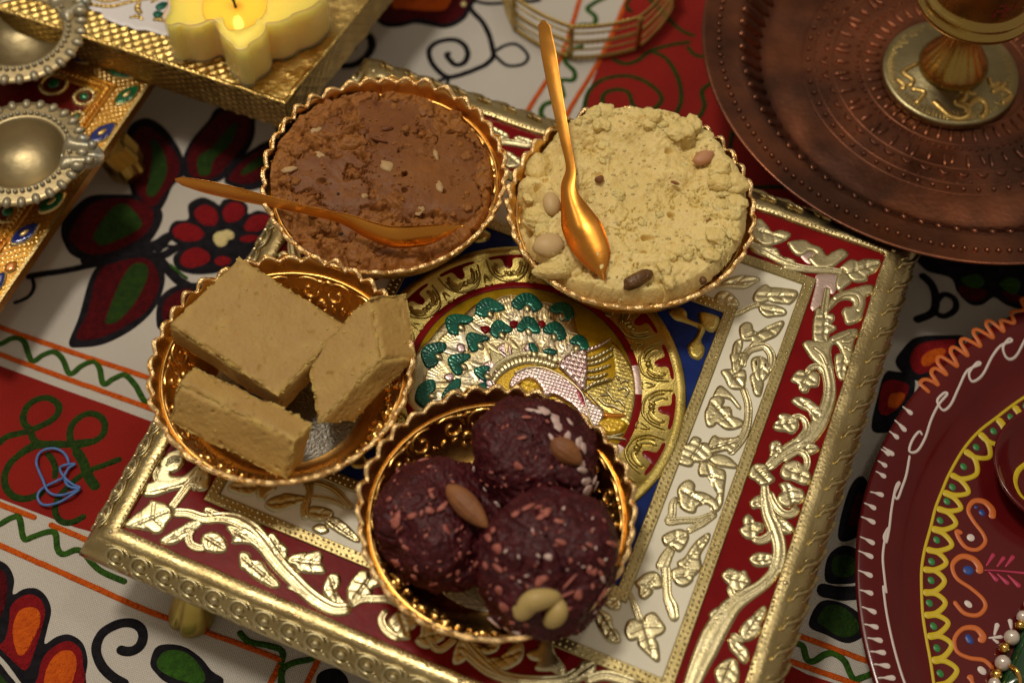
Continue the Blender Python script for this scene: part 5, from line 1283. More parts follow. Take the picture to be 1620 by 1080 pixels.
# ------------------------------------------------------------------ spoons
def spoon(label, path, w, th, cup):
    """path: places from handle end to tip; w: widths; cup: depth of the bowl of the spoon along it; turn: side the hollow faces"""
    p = smooth(np.array(path), step=.08); n = len(p); s = arclen(p) / arclen(p)[-1]
    W = np.interp(s, np.linspace(0, 1, len(w)), w); Cp = np.interp(s, np.linspace(0, 1, len(cup)), cup)
    kk = max(3, n // 9); ke = np.hanning(kk + 2)[1:-1]; ke /= ke.sum()
    sm_ = lambda q: np.convolve(np.pad(q, (kk // 2, kk - 1 - kk // 2), 'edge'), ke, 'valid')
    e_ = np.minimum(1, s / .03 + .25) * np.minimum(1, ((1 - s) / .05)) ** .5 + 1e-3
    W = sm_(W) * np.minimum(1, e_); Cp = sm_(Cp)
    d = np.gradient(p, axis=0); d /= np.linalg.norm(d, axis=1)[:, None]
    up = np.array([th['roll'](q) for q in s]); up = up - (up * d).sum(1)[:, None] * d; up /= np.linalg.norm(up, axis=1)[:, None]
    sd = np.cross(d, up)
    u = np.linspace(-1, 1, 17)
    top = p[:, None] + sd[:, None] * (u[None, :, None] * W[:, None, None] / 2) - up[:, None] * ((1 - u ** 2)[None, :, None] * Cp[:, None, None]) 
    t = .034
    bot = top - up[:, None] * t * (1.0 - .6 * np.abs(u) ** 4)[None, :, None]
    V = np.vstack([top.reshape(-1, 3), bot.reshape(-1, 3)])
    A = grid_faces(n, 17); B = A[:, ::-1] + n * 17
    F = A.tolist() + B.tolist()
    for i in range(n - 1):
        for j in (0, 16):
            q = (i * 17 + j, (i + 1) * 17 + j, (i + 1) * 17 + j + n * 17, i * 17 + j + n * 17)
            F.append(q if j == 16 else q[::-1])
    for i in (0, n - 1):
        for j in range(16):
            q = (i * 17 + j, i * 17 + j + 1, i * 17 + j + 1 + n * 17, i * 17 + j + n * 17); F.append(q if i == 0 else q[::-1])
    o = obj("spoon", V, F, SPOON, None, base=tuple(p[-1]))
    tag(o, label, "spoon", "small gold spoons in the halwa")
    return o
spoon("small gold spoon lying on its side in the brown halwa", [at(277, 284, 7.6), at(310, 292, 7.6), at(350, 301, 7.5), at(420, 317, 7.35), at(480, 331, 7.45), at(545, 347, 7.55), at(585, 364, 7.45), at(625, 375, 7.4), at(680, 371, 7.35), at(732, 356, 7.25)],
      [.36, .66, .66, .52, .44, .46, .85, 1.12, 1.0, .10], {'roll': lambda q: np.array([.05, .9, -.22])}, [0, .03, .03, .02, .0, .0, .15, .28, .24, .02])
spoon("small gold spoon standing up out of the yellow halwa, hollow side up", [at(860, 32, 9.9), at(864, 60, 9.8), at(870, 95, 9.6), at(880, 150, 9.1), at(893, 215, 8.6), at(903, 265, 8.15), at(900, 300, 7.95), at(915, 345, 7.8), at(938, 400, 7.7), at(957, 443, 7.6)],
      [.44, .62, .60, .50, .42, .36, .75, 1.62, 1.45, .10], {'roll': lambda q: np.array([.35, -.55, 1.0])}, [0, .03, .03, .02, .02, .04, .18, .40, .32, .02])
# ------------------------------------------------------------------ small helper: paint on a turned surface
def prof_z(c, prof):
    pr = np.array(sorted(prof), float)
    return lambda x, y: np.interp(np.hypot(x - c[0], y - c[1]), pr[:, 0], pr[:, 1])
def on_surf(px, py, zf, z0):
    z = z0
    for _ in range(12):
        p = at(px, py, z); z = .5 * z + .5 * float(zf(p[0], p[1]))
    return at(px, py, z)
def paint(name, a, pts, w, mat, par, zf, z0, h=.03, closed=False, crown=.5, ends=True):
    p = np.array([on_surf(a[0] + x / a[2], a[1] + y / a[2], zf, z0)[:2] for x, y in pts])
    w = [q / a[2] / 43 for q in (w if isinstance(w, (list, tuple)) else [w, w])]
    V, F = strip(p, w, h, lambda x, y, hh: np.stack([x, y, zf(x, y) + hh + .006], -1), cols=7, step=.05, ends=ends, crown=crown)
    return obj(name, V, F, mat, par)
def dab(name, a, x, y, rx, ry, ang, mat, par, zf, z0, h=.03):
    p = on_surf(a[0] + x / a[2], a[1] + y / a[2], zf, z0)
    t = np.linspace(0, 2 * math.pi, 14, endpoint=False); c, s = math.cos(R(ang)), math.sin(R(ang))
    q = np.c_[rx / a[2] / 43 * np.cos(t), ry / a[2] / 43 * np.sin(t)]; q = np.c_[q[:, 0] * c - q[:, 1] * s, q[:, 0] * s + q[:, 1] * c] + p[:2]
    V, F = poly(q, h, lambda xx, yy, hh: np.stack([xx, yy, zf(xx, yy) + hh + .006], -1), g=.06, rim=.06)
    return obj(name, V, F, mat, par)
BRASS = M("lamp_brass", (.44, .30, .08), 1, .26, col2=(.42, .30, .10), nscale=60, bump=.12, bscale=500, rvar=.08)
COPPER = M("old_copper", (.275, .100, .052), 1, .34, col2=(.105, .048, .033), nscale=26, ncontrast=(.38, .62), bump=.25, bscale=500, bdist=.0006, rvar=.10, detail=8)

# ------------------------------------------------------------------ copper plate
CC = (18.7, 16.1)
CPL = thing("copper_plate", "dark embossed copper plate with a beaded rim, under the brass lamp", "plate", (CC[0], CC[1], 0))
cp = [(0.02, 3.42), (6.6, 3.42), (7.9, 3.44), (8.12, 3.40), (8.25, 3.42), (8.6, 3.75), (9.3, 4.65), (9.5, 4.80), (9.62, 4.80), (10.9, 4.98), (11.02, 5.02), (11.08, 4.97), (11.02, 4.90), (9.7, 4.70), (9.3, 4.5), (8.5, 3.5), (8.2, 3.25), (.02, 3.25)]
v, f = lathe(cp, 220, CC); obj("dish", v, f, COPPER, CPL)
v, f = lathe([(6.0, 3.26), (6.1, 2.2), (6.4, .3), (6.45, .02), (6.3, .02), (6.2, .3), (5.9, 2.2), (5.85, 3.26)], 96, CC); obj("foot_ring", v, f, COPPER, CPL)
def around(n, fn, name, par, mat, kind="stuff"):
    v, f = join([fn(2 * math.pi * i / n, i) for i in range(n)]); return obj(name, v, f, mat, par, kind=kind)
def pol(r, a, z): return (CC[0] + r * math.cos(a), CC[1] + r * math.sin(a), z)
around(150, lambda a, i: ball(pol(10.35, a, 4.90), (.13, .13, .11), 8, 5), "rim_beads", CPL, COPPER)
zc = prof_z(CC, [(r, z) for r, z in cp[:11]])
cmap = lambda x, y, h: np.stack([x, y, zc(x, y) + h], -1)
def radial(r0, r1, a, w, h, sk=0.0):
    return strip([(CC[0] + r0 * math.cos(a), CC[1] + r0 * math.sin(a)), (CC[0] + (r0 + r1) / 2 * math.cos(a + sk / 2), CC[1] + (r0 + r1) / 2 * math.sin(a + sk / 2)), (CC[0] + r1 * math.cos(a + sk), CC[1] + r1 * math.sin(a + sk))], [w * .6, w, w * .8], h, cmap, cols=7, step=.12)
around(84, lambda a, i: radial(8.35, 9.45, a, .42, .18, .06), "flutes", CPL, COPPER)
around(64, lambda a, i: ball(pol(6.35, a, 3.43), (.11, .11, .09), 8, 5), "bead_circle", CPL, COPPER)
around(46, lambda a, i: radial(3.25, 3.95, a, .20, .09), "short_rays", CPL, COPPER)
around(58, lambda a, i: radial(4.55, 5.15 + .15 * (i % 2), a + .01 * (i % 3), .20, .10, .02 * (i % 3 - 1)), "long_rays", CPL, COPPER)
rg = random.Random(5)
around(90, lambda a, i: ball(pol(4.2 + .12 * rg.random(), a + .02 * rg.random(), 3.42), (.10, .08, .08), 7, 4), "inner_dots", CPL, COPPER)
around(44, lambda a, i: strip([(CC[0] + 5.5 * math.cos(a), CC[1] + 5.5 * math.sin(a)), (CC[0] + (5.55 + .3 * rg.random()) * math.cos(a + .05), CC[1] + 5.7 * math.sin(a + .05)), (CC[0] + 5.5 * math.cos(a + .10), CC[1] + 5.5 * math.sin(a + .10))], [.07, .15, .07], .10, cmap, cols=5, step=.1), "chased_marks", CPL, COPPER)
around(70, lambda a, i: ball(pol(5.95 + .1 * (i % 2), a, 3.42), (.08, .08, .05), 7, 4), "outer_dots", CPL, COPPER)
for r in (3.1, 4.05, 5.3, 6.1, 6.6):
    v, f = lathe([(r - .05, 3.40), (r - .03, 3.45), (r + .03, 3.45), (r + .05, 3.40)], 140, CC); obj("chased_ring", v, f, COPPER, CPL)

# ------------------------------------------------------------------ brass lamp standing on it
LC = (18.32, 15.75)
LAMP = thing("brass_lamp", "brass oil lamp with a fluted stem and engraved foot, standing on the copper plate", "lamp", (LC[0], LC[1], 3.45))
lp = [(2.9, 3.46), (2.93, 3.55), (2.9, 3.74), (2.84, 3.82), (2.76, 3.82), (2.0, 3.98), (1.4, 4.10), (1.3, 4.14)]
LFT = M("tarnished_lamp_brass", (.34, .29, .16), 1, .33, col2=(.24, .20, .10), nscale=60, bump=.3, bscale=500)
v, f = lathe([(.02, 3.46)] + lp + [(.5, 4.2)], 128, LC); obj("lamp_foot", v, f, LFT, LAMP)
bp = [(1.30, 4.10), (1.46, 4.18), (1.47, 4.32), (1.36, 4.58), (1.14, 4.95), (.86, 5.4), (.62, 5.9), (.46, 6.5), (.45, 7.0), (.8, 7.4)]
v, f = lathe(bp, 160, LC, lambda r, z, a: (r * (1 + .018 * np.cos(a * 18) * np.clip((z - 4.2) * 2, 0, 1)), z)); obj("fluted_stem", v, f, BRASS, LAMP)
v, f = lathe([(.45, 7.3), (1.3, 7.55), (2.0, 7.85), (2.3, 8.05), (2.42, 8.15), (2.46, 8.3), (2.4, 8.42), (2.28, 8.5), (2.3, 8.7), (2.22, 8.85), (2.08, 8.9), (2.05, 9.05), (2.15, 9.9), (2.3, 10.9), (2.45, 11.3), (2.35, 11.32), (2.15, 10.9), (2.0, 9.8), (.02, 9.6)], 128, LC)
obj("lamp_cup", v, f, BRASS, LAMP)
zl = prof_z(LC, [(r, z) for r, z in lp[4:]])
KL = (1350, 0, 4.909)
ENG = M("engraved_brass", (.50, .34, .11), 1, .30, bump=.3, bscale=700)
for p, w in (([(735, 690), (800, 683), (862, 720), (850, 772), (805, 800), (880, 832), (892, 890), (835, 920), (760, 905), (690, 850), (615, 780)], 46), ([(885, 830), (930, 785), (985, 775), (1025, 815), (1025, 880), (985, 925)], 46), ([(880, 690), (915, 725), (960, 730)], 28), ([(915, 660), (935, 690)], 30),
             ([(1050, 600), (1080, 670), (1140, 640)], 34), ([(1070, 725), (1150, 690), (1225, 740), (1150, 815)], 36), ([(1150, 690), (1190, 640)], 30), ([(330, 610), (395, 670), (360, 700)], 34), ([(440, 690), (550, 720), (480, 815)], 36), ([(505, 490), (390, 560), (460, 625), (430, 680)], 36)):
    paint("engraved_sign", KL, p, w * 1.4, ENG, LAMP, zl, 3.95, h=.07)
rr = random.Random(3)
out = []
for i in range(110):
    a = 2 * math.pi * i / 110 + rr.uniform(-.01, .01)
    r0 = rr.uniform(2.2, 2.5); r1 = 2.72
    out.append(strip([(LC[0] + r0 * math.cos(a), LC[1] + r0 * math.sin(a)), (LC[0] + r1 * math.cos(a), LC[1] + r1 * math.sin(a))], [.04, .05], .02, lambda x, y, h: np.stack([x, y, zl(x, y) + h], -1), cols=5, step=.1))
v, f = join(out); obj("hatching", v, f, BRASS, LAMP, kind="stuff")
# painted sign on the side of the cup, facing the viewer
RP_ = M("red_paint_line", (.20, .02, .012), 0, .4)
def cupmap(x, y, h):
    z = 9.75 + y; r = 2.13 + (z - 9.75) * .12 + h; a = R(-80) + x / 2.15
    return np.stack([LC[0] + r * np.cos(a), LC[1] + r * np.sin(a), z], -1)
for p in ([(-.34, .36), (-.0, .36), (0, 0), (0, -.36), (.36, -.36)], [(.36, .38), (.36, 0), (0, 0), (-.36, 0), (-.36, -.38)]):
    for a_, b_ in zip(p[:-1], p[1:]):
        V, F = strip([a_, b_], [.12, .12], .025, cupmap, cols=5, step=.08, ends=False); obj("painted_sign", V, F, RP_, LAMP)

# ------------------------------------------------------------------ painted red plate
PC = (26.3, -7.7)
REDP = M("red_lacquer", (.085, .0032, .0045), 0, .24, .3, spec=.3, bump=.06, bscale=120, bdist=.0006, col2=(.10, .0042, .0055), nscale=40)
P_W, P_Y, P_O, P_G, P_B, P_M = [M(n, c, 0, .38, bump=.15, bscale=400) for n, c in (("white_paint", (.66, .58, .55)), ("yellow_paint", (.58, .43, .015)), ("orange_paint", (.55, .13, .022)), ("green_paint", (.025, .20, .045)), ("blue_paint", (.015, .055, .27)), ("pink_paint", (.42, .03, .09)))]
PLT = thing("painted_plate", "dark red lacquered plate painted with white strokes, yellow scallops and orange curls", "plate", (PC[0], PC[1], 0))
pp = [(.02, .62), (11.3, .62), (11.9, .68), (12.35, .95), (12.8, 1.28), (13.15, 1.45), (13.9, 1.62), (14.1, 1.62), (14.18, 1.55), (14.1, 1.46), (13.1, 1.3), (12.3, .75), (11.8, .3), (11.3, .04), (.02, .04)]
v, f = lathe(pp, 256, PC); obj("dish", v, f, REDP, PLT)
zp = prof_z(PC, pp[:8])
K9 = (1080, 720, 3); K6 = (1080, 360, 3); KD = (1500, 620, 4.5); KB = (1470, 900, 6)
for a, pts in ((K9, [(970, 55), (925, 25)]), (K9, [(965, 105), (915, 75)]), (K9, [(955, 190), (888, 173)]), (K9, [(918, 255), (860, 225)]), (K9, [(915, 322), (845, 290)]), (K9, [(912, 420), (840, 385)]), (K9, [(905, 485), (832, 452)]), (K9, [(902, 574), (832, 545)]), (K9, [(905, 657), (838, 638)]), (K9, [(920, 747), (848, 717)]),
               (K9, [(930, 817), (860, 800)]), (K9, [(950, 880), (875, 865)]), (K9, [(965, 936), (888, 930)]), (K9, [(985, 1000), (905, 990)]), (K9, [(1010, 1055), (925, 1055)]), (K9, [(1030, 1110), (950, 1115)]), (K6, [(1090, 887), (1042, 848)]), (K6, [(1060, 967), (1005, 912)]), (K6, [(1025, 1002), (980, 965)]), (K6, [(1003, 1080), (950, 1040)]), (K9, [(985, 0), (940, -30)])):
    paint("white_stroke", a, pts, [28, 24, 9, 9], P_W, PLT, zp, 1.6)
paint("orange_zigzag", K6, [(1172, 785), (1128, 740), (1150, 720), (1190, 732), (1212, 745), (1180, 690), (1200, 668), (1252, 697), (1210, 640), (1225, 612), (1302, 657), (1272, 590), (1290, 568), (1352, 607), (1320, 545), (1340, 528), (1412, 562), (1380, 500), (1400, 484), (1472, 522), (1440, 460), (1460, 443), (1522, 492), (1510, 440), (1572, 452), (1560, 402), (1622, 388), (1610, 340), (1690, 340)], 21, P_O, PLT, zp, 1.6)
paint("white_scroll", K6, [(1138, 985), (1122, 968), (1090, 1008), (1076, 1060), (1112, 1060), (1150, 1000), (1180, 910), (1215, 840), (1256, 790), (1240, 785), (1208, 822), (1235, 866), (1272, 840), (1310, 760), (1350, 680), (1412, 648), (1398, 640), (1360, 690), (1375, 730), (1422, 700), (1470, 610), (1510, 560), (1562, 538), (1548, 528), (1520, 570), (1540, 620), (1582, 610), (1640, 510), (1720, 440)], 13, P_W, PLT, zp, 1.3)
paint("white_scroll", K9, [(1078, 0), (1062, 90), (1042, 150), (1020, 205), (1005, 185), (1030, 130), (1012, 150), (992, 250), (980, 350), (966, 412), (955, 385), (976, 345), (963, 380), (950, 480), (958, 580), (966, 650), (953, 620), (956, 660), (970, 760), (1000, 900), (1040, 1040), (1075, 1130)], 13, P_W, PLT, zp, 1.2)
anch = [(1478, 1085), (1472, 1045), (1465, 1007), (1460, 973), (1458, 937), (1458, 900), (1463, 868), (1472, 835), (1480, 803), (1490, 777), (1502, 749), (1524, 711), (1548, 683), (1577, 660), (1603, 640), (1630, 622)]
paint("yellow_line", (0, 0, 1), anch[::-1], 5, P_Y, PLT, zp, .7)
for p, q in zip(anch[:-1], anch[1:]):
    p, q = np.array(p, float), np.array(q, float); m = (p + q) / 2; d = q - p; L = np.linalg.norm(d); d /= L; n = np.array([-d[1], d[0]])
    if n[0] < 0: n = -n
    jt = RNG.uniform(-2, 2, 3)
    paint("yellow_scallop", (0, 0, 1), [p + n * 2, p + d * 3 + n * 22, m + n * (38 + jt[0]), q - d * 3 + n * 22, q + n * 2], [12, 9, 8, 9, 12], P_Y, PLT, zp, .7)
    c = m + n * 13
    dab("green_dot", (0, 0, 1), c[0] + jt[1], c[1] + jt[2], 5.2, 6.5, 20, P_G, PLT, zp, .7)
for pts in ([(1467, 300), (1468, 258), (1430, 220), (1380, 218), (1355, 260), (1380, 312), (1425, 372), (1435, 412), (1400, 446), (1350, 440), (1315, 402), (1300, 360), (1328, 370)], [(1405, 560), (1408, 528), (1375, 490), (1320, 480), (1280, 520), (1300, 582), (1370, 632), (1425, 682), (1435, 722), (1400, 757), (1340, 750), (1302, 712), (1288, 690)],
            [(1408, 885), (1425, 858), (1390, 820), (1330, 822), (1290, 870), (1302, 930), (1360, 960), (1430, 972), (1475, 1012)], [(1358, 1040), (1372, 1070), (1390, 1130)]):
    paint("orange_curl", K9, pts, [36, 30, 21, 20, 20, 22, 22], P_O, PLT, zp, .7)
for x, y, rx, ry, an, m, nm in ((1420, 272, 14, 18, 30, P_B, "blue_dot"), (1392, 246, 9, 9, 0, P_B, "blue_dot"), (1355, 545, 25, 24, 0, P_B, "blue_dot"), (1360, 872, 17, 26, 20, P_B, "blue_dot"), (1367, 390, 19, 19, -30, P_W, "white_dot"), (1355, 705, 15, 21, 40, P_W, "white_dot"), (1420, 1020, 17, 23, 40, P_W, "white_dot")):
    dab(nm, K9, x, y, rx, ry, an, m, PLT, zp, .7)
for pts, w in (([(1430, 545), (1500, 547), (1640, 560)], [8, 10, 14]), ([(1440, 525), (1478, 465)], [8, 22]), ([(1490, 530), (1528, 480)], [8, 22]), ([(1530, 530), (1572, 475)], [8, 24]), ([(1450, 550), (1495, 597)], [8, 26]), ([(1490, 560), (1548, 612)], [8, 26]), ([(1540, 566), (1602, 625)], [8, 28])):
    paint("pink_sprig", K9, pts, w, P_M, PLT, zp, .7)
for pts, w in (([(1478, 855), (1495, 795)], [10, 26]), ([(1560, 825), (1552, 775)], [12, 24]), ([(1450, 866), (1520, 860)], [8, 20]), ([(1470, 870), (1500, 890)], [8, 20])):
    paint("white_sprig", K9, pts, w, P_W, PLT, zp, .7)
# small red lamp on the plate
DC = (20.55, -2.0)
RD_ = thing("red_clay_lamp", "small glossy red clay lamp with a yellow ring painted inside, on the red plate", "lamp", (DC[0], DC[1], .64))
dpf = [(.02, .9), (1.0, .92), (1.7, 1.15), (2.2, 1.5), (2.5, 1.86), (2.58, 1.9), (2.64, 1.82), (2.5, 1.5), (2.0, 1.0), (1.4, .66), (.02, .65)]
v, f = lathe(dpf, 96, DC); obj("lamp_bowl", v, f, REDP, RD_)
zd = prof_z(DC, dpf[:5])
paint("yellow_ring", KD, [(600, 480), (540, 520), (495, 565), (478, 630), (498, 700), (540, 755), (620, 790)], [30, 40, 36, 30], P_Y, RD_, zd, 1.1)
paint("worn_streak", KD, [(365, 520), (372, 570), (385, 620), (400, 680)], [10, 30, 40, 14], M("worn_brown", (.16, .06, .015), 0, .5), RD_, zd, 1.4, h=.01)
# string of pearls round a green glass drop, at the plate's edge
PRL = M("pearl", (.62, .52, .48), .25, .22, 1.0, col2=(.66, .57, .50), nscale=150)
GB = M("gold_bead", (.80, .50, .13), 1, .18)
STR = thing("pearl_string", "string of pearls and gold beads lying on the painted red plate", "beads", (*on_surf(1590, 1050, zp, .7)[:2], .64))
for x, y, r in ((890, 450, 64), (785, 645, 79), (700, 888, 80), (620, 1085, 62), (960, 330, 66)):
    rc = r / 6 / 45.5; p = at(KB[0] + x / 6, KB[1] + y / 6, .64 + rc); v, f = ball(p, rc, 24, 14); obj("pearl", v, f, PRL, STR)
for x, y, r in ((866, 530, 52), (715, 748, 56), (640, 1000, 60), (935, 395, 50)):
    rc = r / 6 / 45.5; p = at(KB[0] + x / 6, KB[1] + y / 6, .66 + rc); v, f = ball(p, rc, 20, 12); obj("gold_bead", v, f, GB, STR)
v, f = tube(smooth(np.array([at(KB[0] + x / 6, KB[1] + y / 6, z) for x, y, z in ((770, 915, 1.2), (830, 960, 1.4), (860, 1050, 1.3), (850, 1150, 1.0))]), step=.05), .09, 10); obj("gold_link", v, f, GB, STR)
V, F = poly(C(*KB, [(960, 540), (880, 580), (830, 690), (780, 820), (730, 930), (680, 1040), (650, 1180), (1150, 1180), (1150, 540)], .7), .7, flat(.66), g=.12, rim=.9)
o = obj("green_ornament", V, F, M("green_glass", (.004, .035, .012), 0, .18, 1.0, col2=(.006, .06, .018), nscale=120), None, base=(*at(1610, 1040, .66)[:2], .64))
tag(o, "dark green glossy ornament inside the pearl string at the red plate's bottom edge", "ornament")

# ------------------------------------------------------------------ openwork bangle
BC = (3.15, 23.7)
BN = thing("bangle", "wide gold openwork bangle of beaded wires lying on the cloth behind the bowls", "bangle", (BC[0], BC[1], 0))
BNG = M("bangle_gold", (.55, .40, .12), 1, .36, col2=(.44, .30, .09), nscale=120, bump=.3, bscale=900)
def octo(a, r):
    k = (a + R(12)) % (math.pi / 4) - math.pi / 8
    return r * (.55 + .45 * math.cos(math.pi / 8) / np.cos(k)) 
a = np.linspace(0, 2 * math.pi, 420, endpoint=False)
for i, (z, rr_) in enumerate(((.10, 4.10), (.26, 4.12), (.70, 4.10), (1.10, 4.08), (1.26, 4.08), (1.72, 4.05), (2.05, 4.02), (2.18, 4.02))):
    r = octo(a, rr_); path = np.c_[BC[0] + r * np.cos(a), BC[1] + r * np.sin(a), np.full(len(a), z)]
    v, f = tube(path, .050 * (1 + .28 * np.sin(a * 105)), 8, True); obj("wire", v, f, BNG, BN)
for k in range(8):
    an = R(-12) + k * math.pi / 4
    r = float(octo(np.array(an), 4.1))
    for w in (-.015, .015):
        v, f = tube(np.array([[BC[0] + (r + .03) * math.cos(an + w), BC[1] + (r + .03) * math.sin(an + w), z] for z in (.1, .6, 1.2, 2.2)]), .06, 8); obj("bar", v, f, BNG, BN)

# ------------------------------------------------------------------ blue elastic loop
KE = (0, 700, 6.75)
pts = [(742, 255), (722, 170), (670, 100), (580, 62), (480, 75), (410, 130), (390, 220), (420, 310), (460, 400), (500, 500), (560, 550), (650, 560), (760, 532), (850, 482), (790, 452), (720, 402), (660, 330), (642, 272), (690, 240), (800, 228), (735, 272), (695, 340), (675, 375), (600, 412), (500, 462), (430, 512), (402, 580), (440, 650), (520, 665), (640, 632), (760, 562), (852, 492), (780, 480), (720, 452), (692, 390), (690, 350)]
q = np.array([at(KE[0] + x / KE[2], KE[1] + y / KE[2], .14 + .10 * math.sin(i * 1.3) ** 2) for i, (x, y) in enumerate(pts)])
v, f = tube(smooth(q, step=.03), .055, 10)
o = obj("elastic_loop", v, f, M("blue_rubber", (.07, .16, .42), 0, .45, bump=.2, bscale=600), None, base=(q[0][0], q[0][1], .03))
tag(o, "thin twisted blue elastic loop lying on the red cloth square", "elastic band")

# ------------------------------------------------------------------ gold box stool with the candle
BX = at(451, 164, 5.0); BA = np.array([math.cos(R(157.8)), math.sin(R(157.8))]); BB = np.array([math.cos(R(61)), math.sin(R(61))])
def bx(s, t, z): s = np.asarray(s, float); t = np.asarray(t, float); return np.concatenate([BX[:2] + s[..., None] * BA + t[..., None] * BB, np.broadcast_to(np.asarray(z, float), s.shape)[..., None]], -1)
BOX = thing("gold_box_stool", "low gold foil stool embossed with lattice, under the yellow candle", "stool", (*bx(np.array(7.), np.array(7.), 0)[:2], 0))
BOXG = M("box_gold", (.50, .33, .10), 1, .28, col2=(.58, .42, .15), nscale=70, bump=.5, bscale=800, bdist=.0005, rvar=.08)
BOXS = M("box_side_gold", (.46, .33, .12), 1, .36, col2=(.36, .25, .09), nscale=90, bump=.5, bscale=800, bdist=.0005, rvar=.08)
def lattice(x, y, p, w, h):
    u = (x + y) / p; v_ = (x - y) / p
    d = np.minimum(np.abs(u - np.round(u)), np.abs(v_ - np.round(v_))) * p
    return h * np.exp(-(d / w) ** 2)
def sheet(name, ls, lt, fz, mat, par=BOX, step=.06):
    ns, nt = int((ls[1] - ls[0]) / step), int((lt[1] - lt[0]) / step)
    s, t = np.meshgrid(np.linspace(*ls, ns), np.linspace(*lt, nt), indexing='ij')
    V = fz(s.ravel(), t.ravel()); F = grid_faces(ns, nt)
    return obj(name, V, F, mat, par)
v, f = prism(bx(np.array([.05, 14., 14., .05]), np.array([.05, .05, 14., 14.]), 0)[:, :2], 3.35, 4.9); obj("box_body", v, f, BOXS, BOX, sm=False)
sheet("lattice_top", (.0, 14.), (.0, 2.6), lambda s, t: bx(s, t, 4.94 + lattice(s * 1.0, t * 1.0, .50, .055, .065) * (s > 3.0) * (t > .12) + .05 * vn(np.c_[s, t], 2.2, 4) * np.exp(-(np.minimum(s, t) / .3) ** 2) + .025 * fbm(np.c_[s, t], 3.2, 3, 8) * (s < 3.4) + .05 * (np.minimum(s, t) < .14) - .06 * (np.minimum(s, t) < .04)), BOXG, step=.045)
sheet("side_top", (.0, 2.6), (2.6, 14.), lambda s, t: bx(s, t, 4.94 + .03 * fbm(np.c_[s, t], 3.0, 4, 9) + .04 * (s < .14) - .06 * (s < .04)), BOXG, step=.08)
sheet("front_side", (.0, 14.), (3.3, 4.95), lambda s, z: np.c_[(BX[:2] + s[:, None] * BA - (.03 + lattice(s * .7, z * 1.4, .42, .06, .06) + .03 * vn(np.c_[s, z], 2, 5))[:, None] * BB), z], BOXS, step=.05)
sheet("right_side", (.0, 14.), (3.3, 4.95), lambda t, z: np.c_[(BX[:2] + t[:, None] * BB - (.03 + lattice(t, z, .55, .06, .03) + .05 * vn(np.c_[t, z], 1.5, 6))[:, None] * BA), z], BOXS, step=.05)
v, f = prism(bx(np.array([2.5, 14., 14., 2.5]), np.array([2.5, 2.5, 14., 14.]), 0)[:, :2], 4.8, 4.95); obj("panel_base", v, f, BOXG, BOX, sm=False)
KX = (120, 0, 3.375)
WHP = M("white_panel", (.68, .66, .68), 0, .3, .4, bump=.1, bscale=200)
V, F = poly(C(*KX, [(40, -30), (60, 40), (90, 62), (135, 70), (150, 100), (200, 125), (255, 145), (270, 140), (320, 165), (380, 165), (470, 195), (620, 200), (650, 100), (640, -120), (300, -200), (40, -150)], 4.98), .03, flat(5.02), g=.15, rim=.08, rnd=False); obj("white_panel", V, F, WHP, BOX)
for p, w in (([(60, 22), (120, 34), (200, 38), (260, 22), (320, 8), (420, -8)], [22, 26, 24, 20]), ([(70, -10), (160, 12), (240, 4)], [14, 22, 12]), ([(340, 10), (330, 50), (350, 80)], [24, 40, 30]), ([(285, 100), (330, 92), (360, 110)], [12, 30, 20]), ([(410, 112), (450, 108), (480, 120)], [14, 36, 18]), ([(400, 20), (430, 0), (470, -20)], [14, 26, 14])):
    V, F = strip(C(*KX, p, 5.02), [q / 3.375 / 41 for q in w], .08, flat(5.05), cols=7, groove='chain', step=.05); obj("panel_scroll", V, F, BOXG, BOX)
for p in ([(425, 40), (450, 20), (490, 15), (480, 45), (440, 60)], [(412, 75), (440, 62), (470, 75), (450, 100), (420, 98)]):
    V, F = poly(C(*KX, p, 5.02), .09, flat(5.05), g=.06, rim=.1); obj("green_gem", V, F, GREEN, BOX)
for s, t in ((1.0, 1.0), (13., 1.0), (1.0, 13.), (13., 13.)):
    c = bx(np.array(s), np.array(t), 0)[:2]; v, f = lathe([(.02, .02), (.6, .02), (.65, .4), (.45, 1.4), (.5, 2.4), (.8, 3.35), (.02, 3.35)], 24, c); obj("foot", v, f, BOXS, BOX)

# candle: yellow wax in a thin clear flower-shaped cup
top = [(462, 100), (474, 130), (508, 138), (545, 128), (600, 140), (660, 132), (716, 108), (750, 122), (760, 168), (798, 214), (830, 238), (852, 267), (885, 273), (916, 262), (926, 240), (988, 200), (1015, 160), (1020, 128), (1080, 122), (1138, 100), (1166, 78), (1250, 48), (1300, 10), (1345, -45), (1330, -110), (1240, -150), (1140, -160), (1090, -190), (1080, -250), (1000, -310), (880, -330), (770, -300), (720, -240), (700, -200), (600, -190), (520, -150), (480, -80), (490, 30), (470, 70)]
CT = smooth(C(*KX, top, 7.25), True, .05)
cc = CT.mean(0)
CAN = thing("candle", "yellow candle in a clear flower shaped cup, on the gold stool", "candle", (cc[0], cc[1], 4.98))
WAX = M("yellow_wax", (.88, .71, .15), 0, .35, sss=1.0, sssr=(1, .72, .16), ssss=.030, spec=.4)
WAXL = M("melted_wax", (.84, .60, .07), 0, .06, 1.0, sss=.5, sssr=(1, .55, .08), ssss=.012)
CUP = M("clear_cup", (.95, .90, .62), 0, .10, 0, alpha=.20)
n = len(CT)
def ringz(k, z, dz=0): return np.c_[cc + (CT - cc) * k, np.full(n, z) + dz]
WK = np.array(at(371, 8, 7.05)[:2])
rings = [ringz(.965, 5.06), ringz(.968, 6.2), ringz(.97, 7.02)]
d = CT - WK
for t in (.93, .85, .75): rings.append(np.c_[WK + d * .96 * t, np.full(n, 7.06 + .02 * (t < .9))])
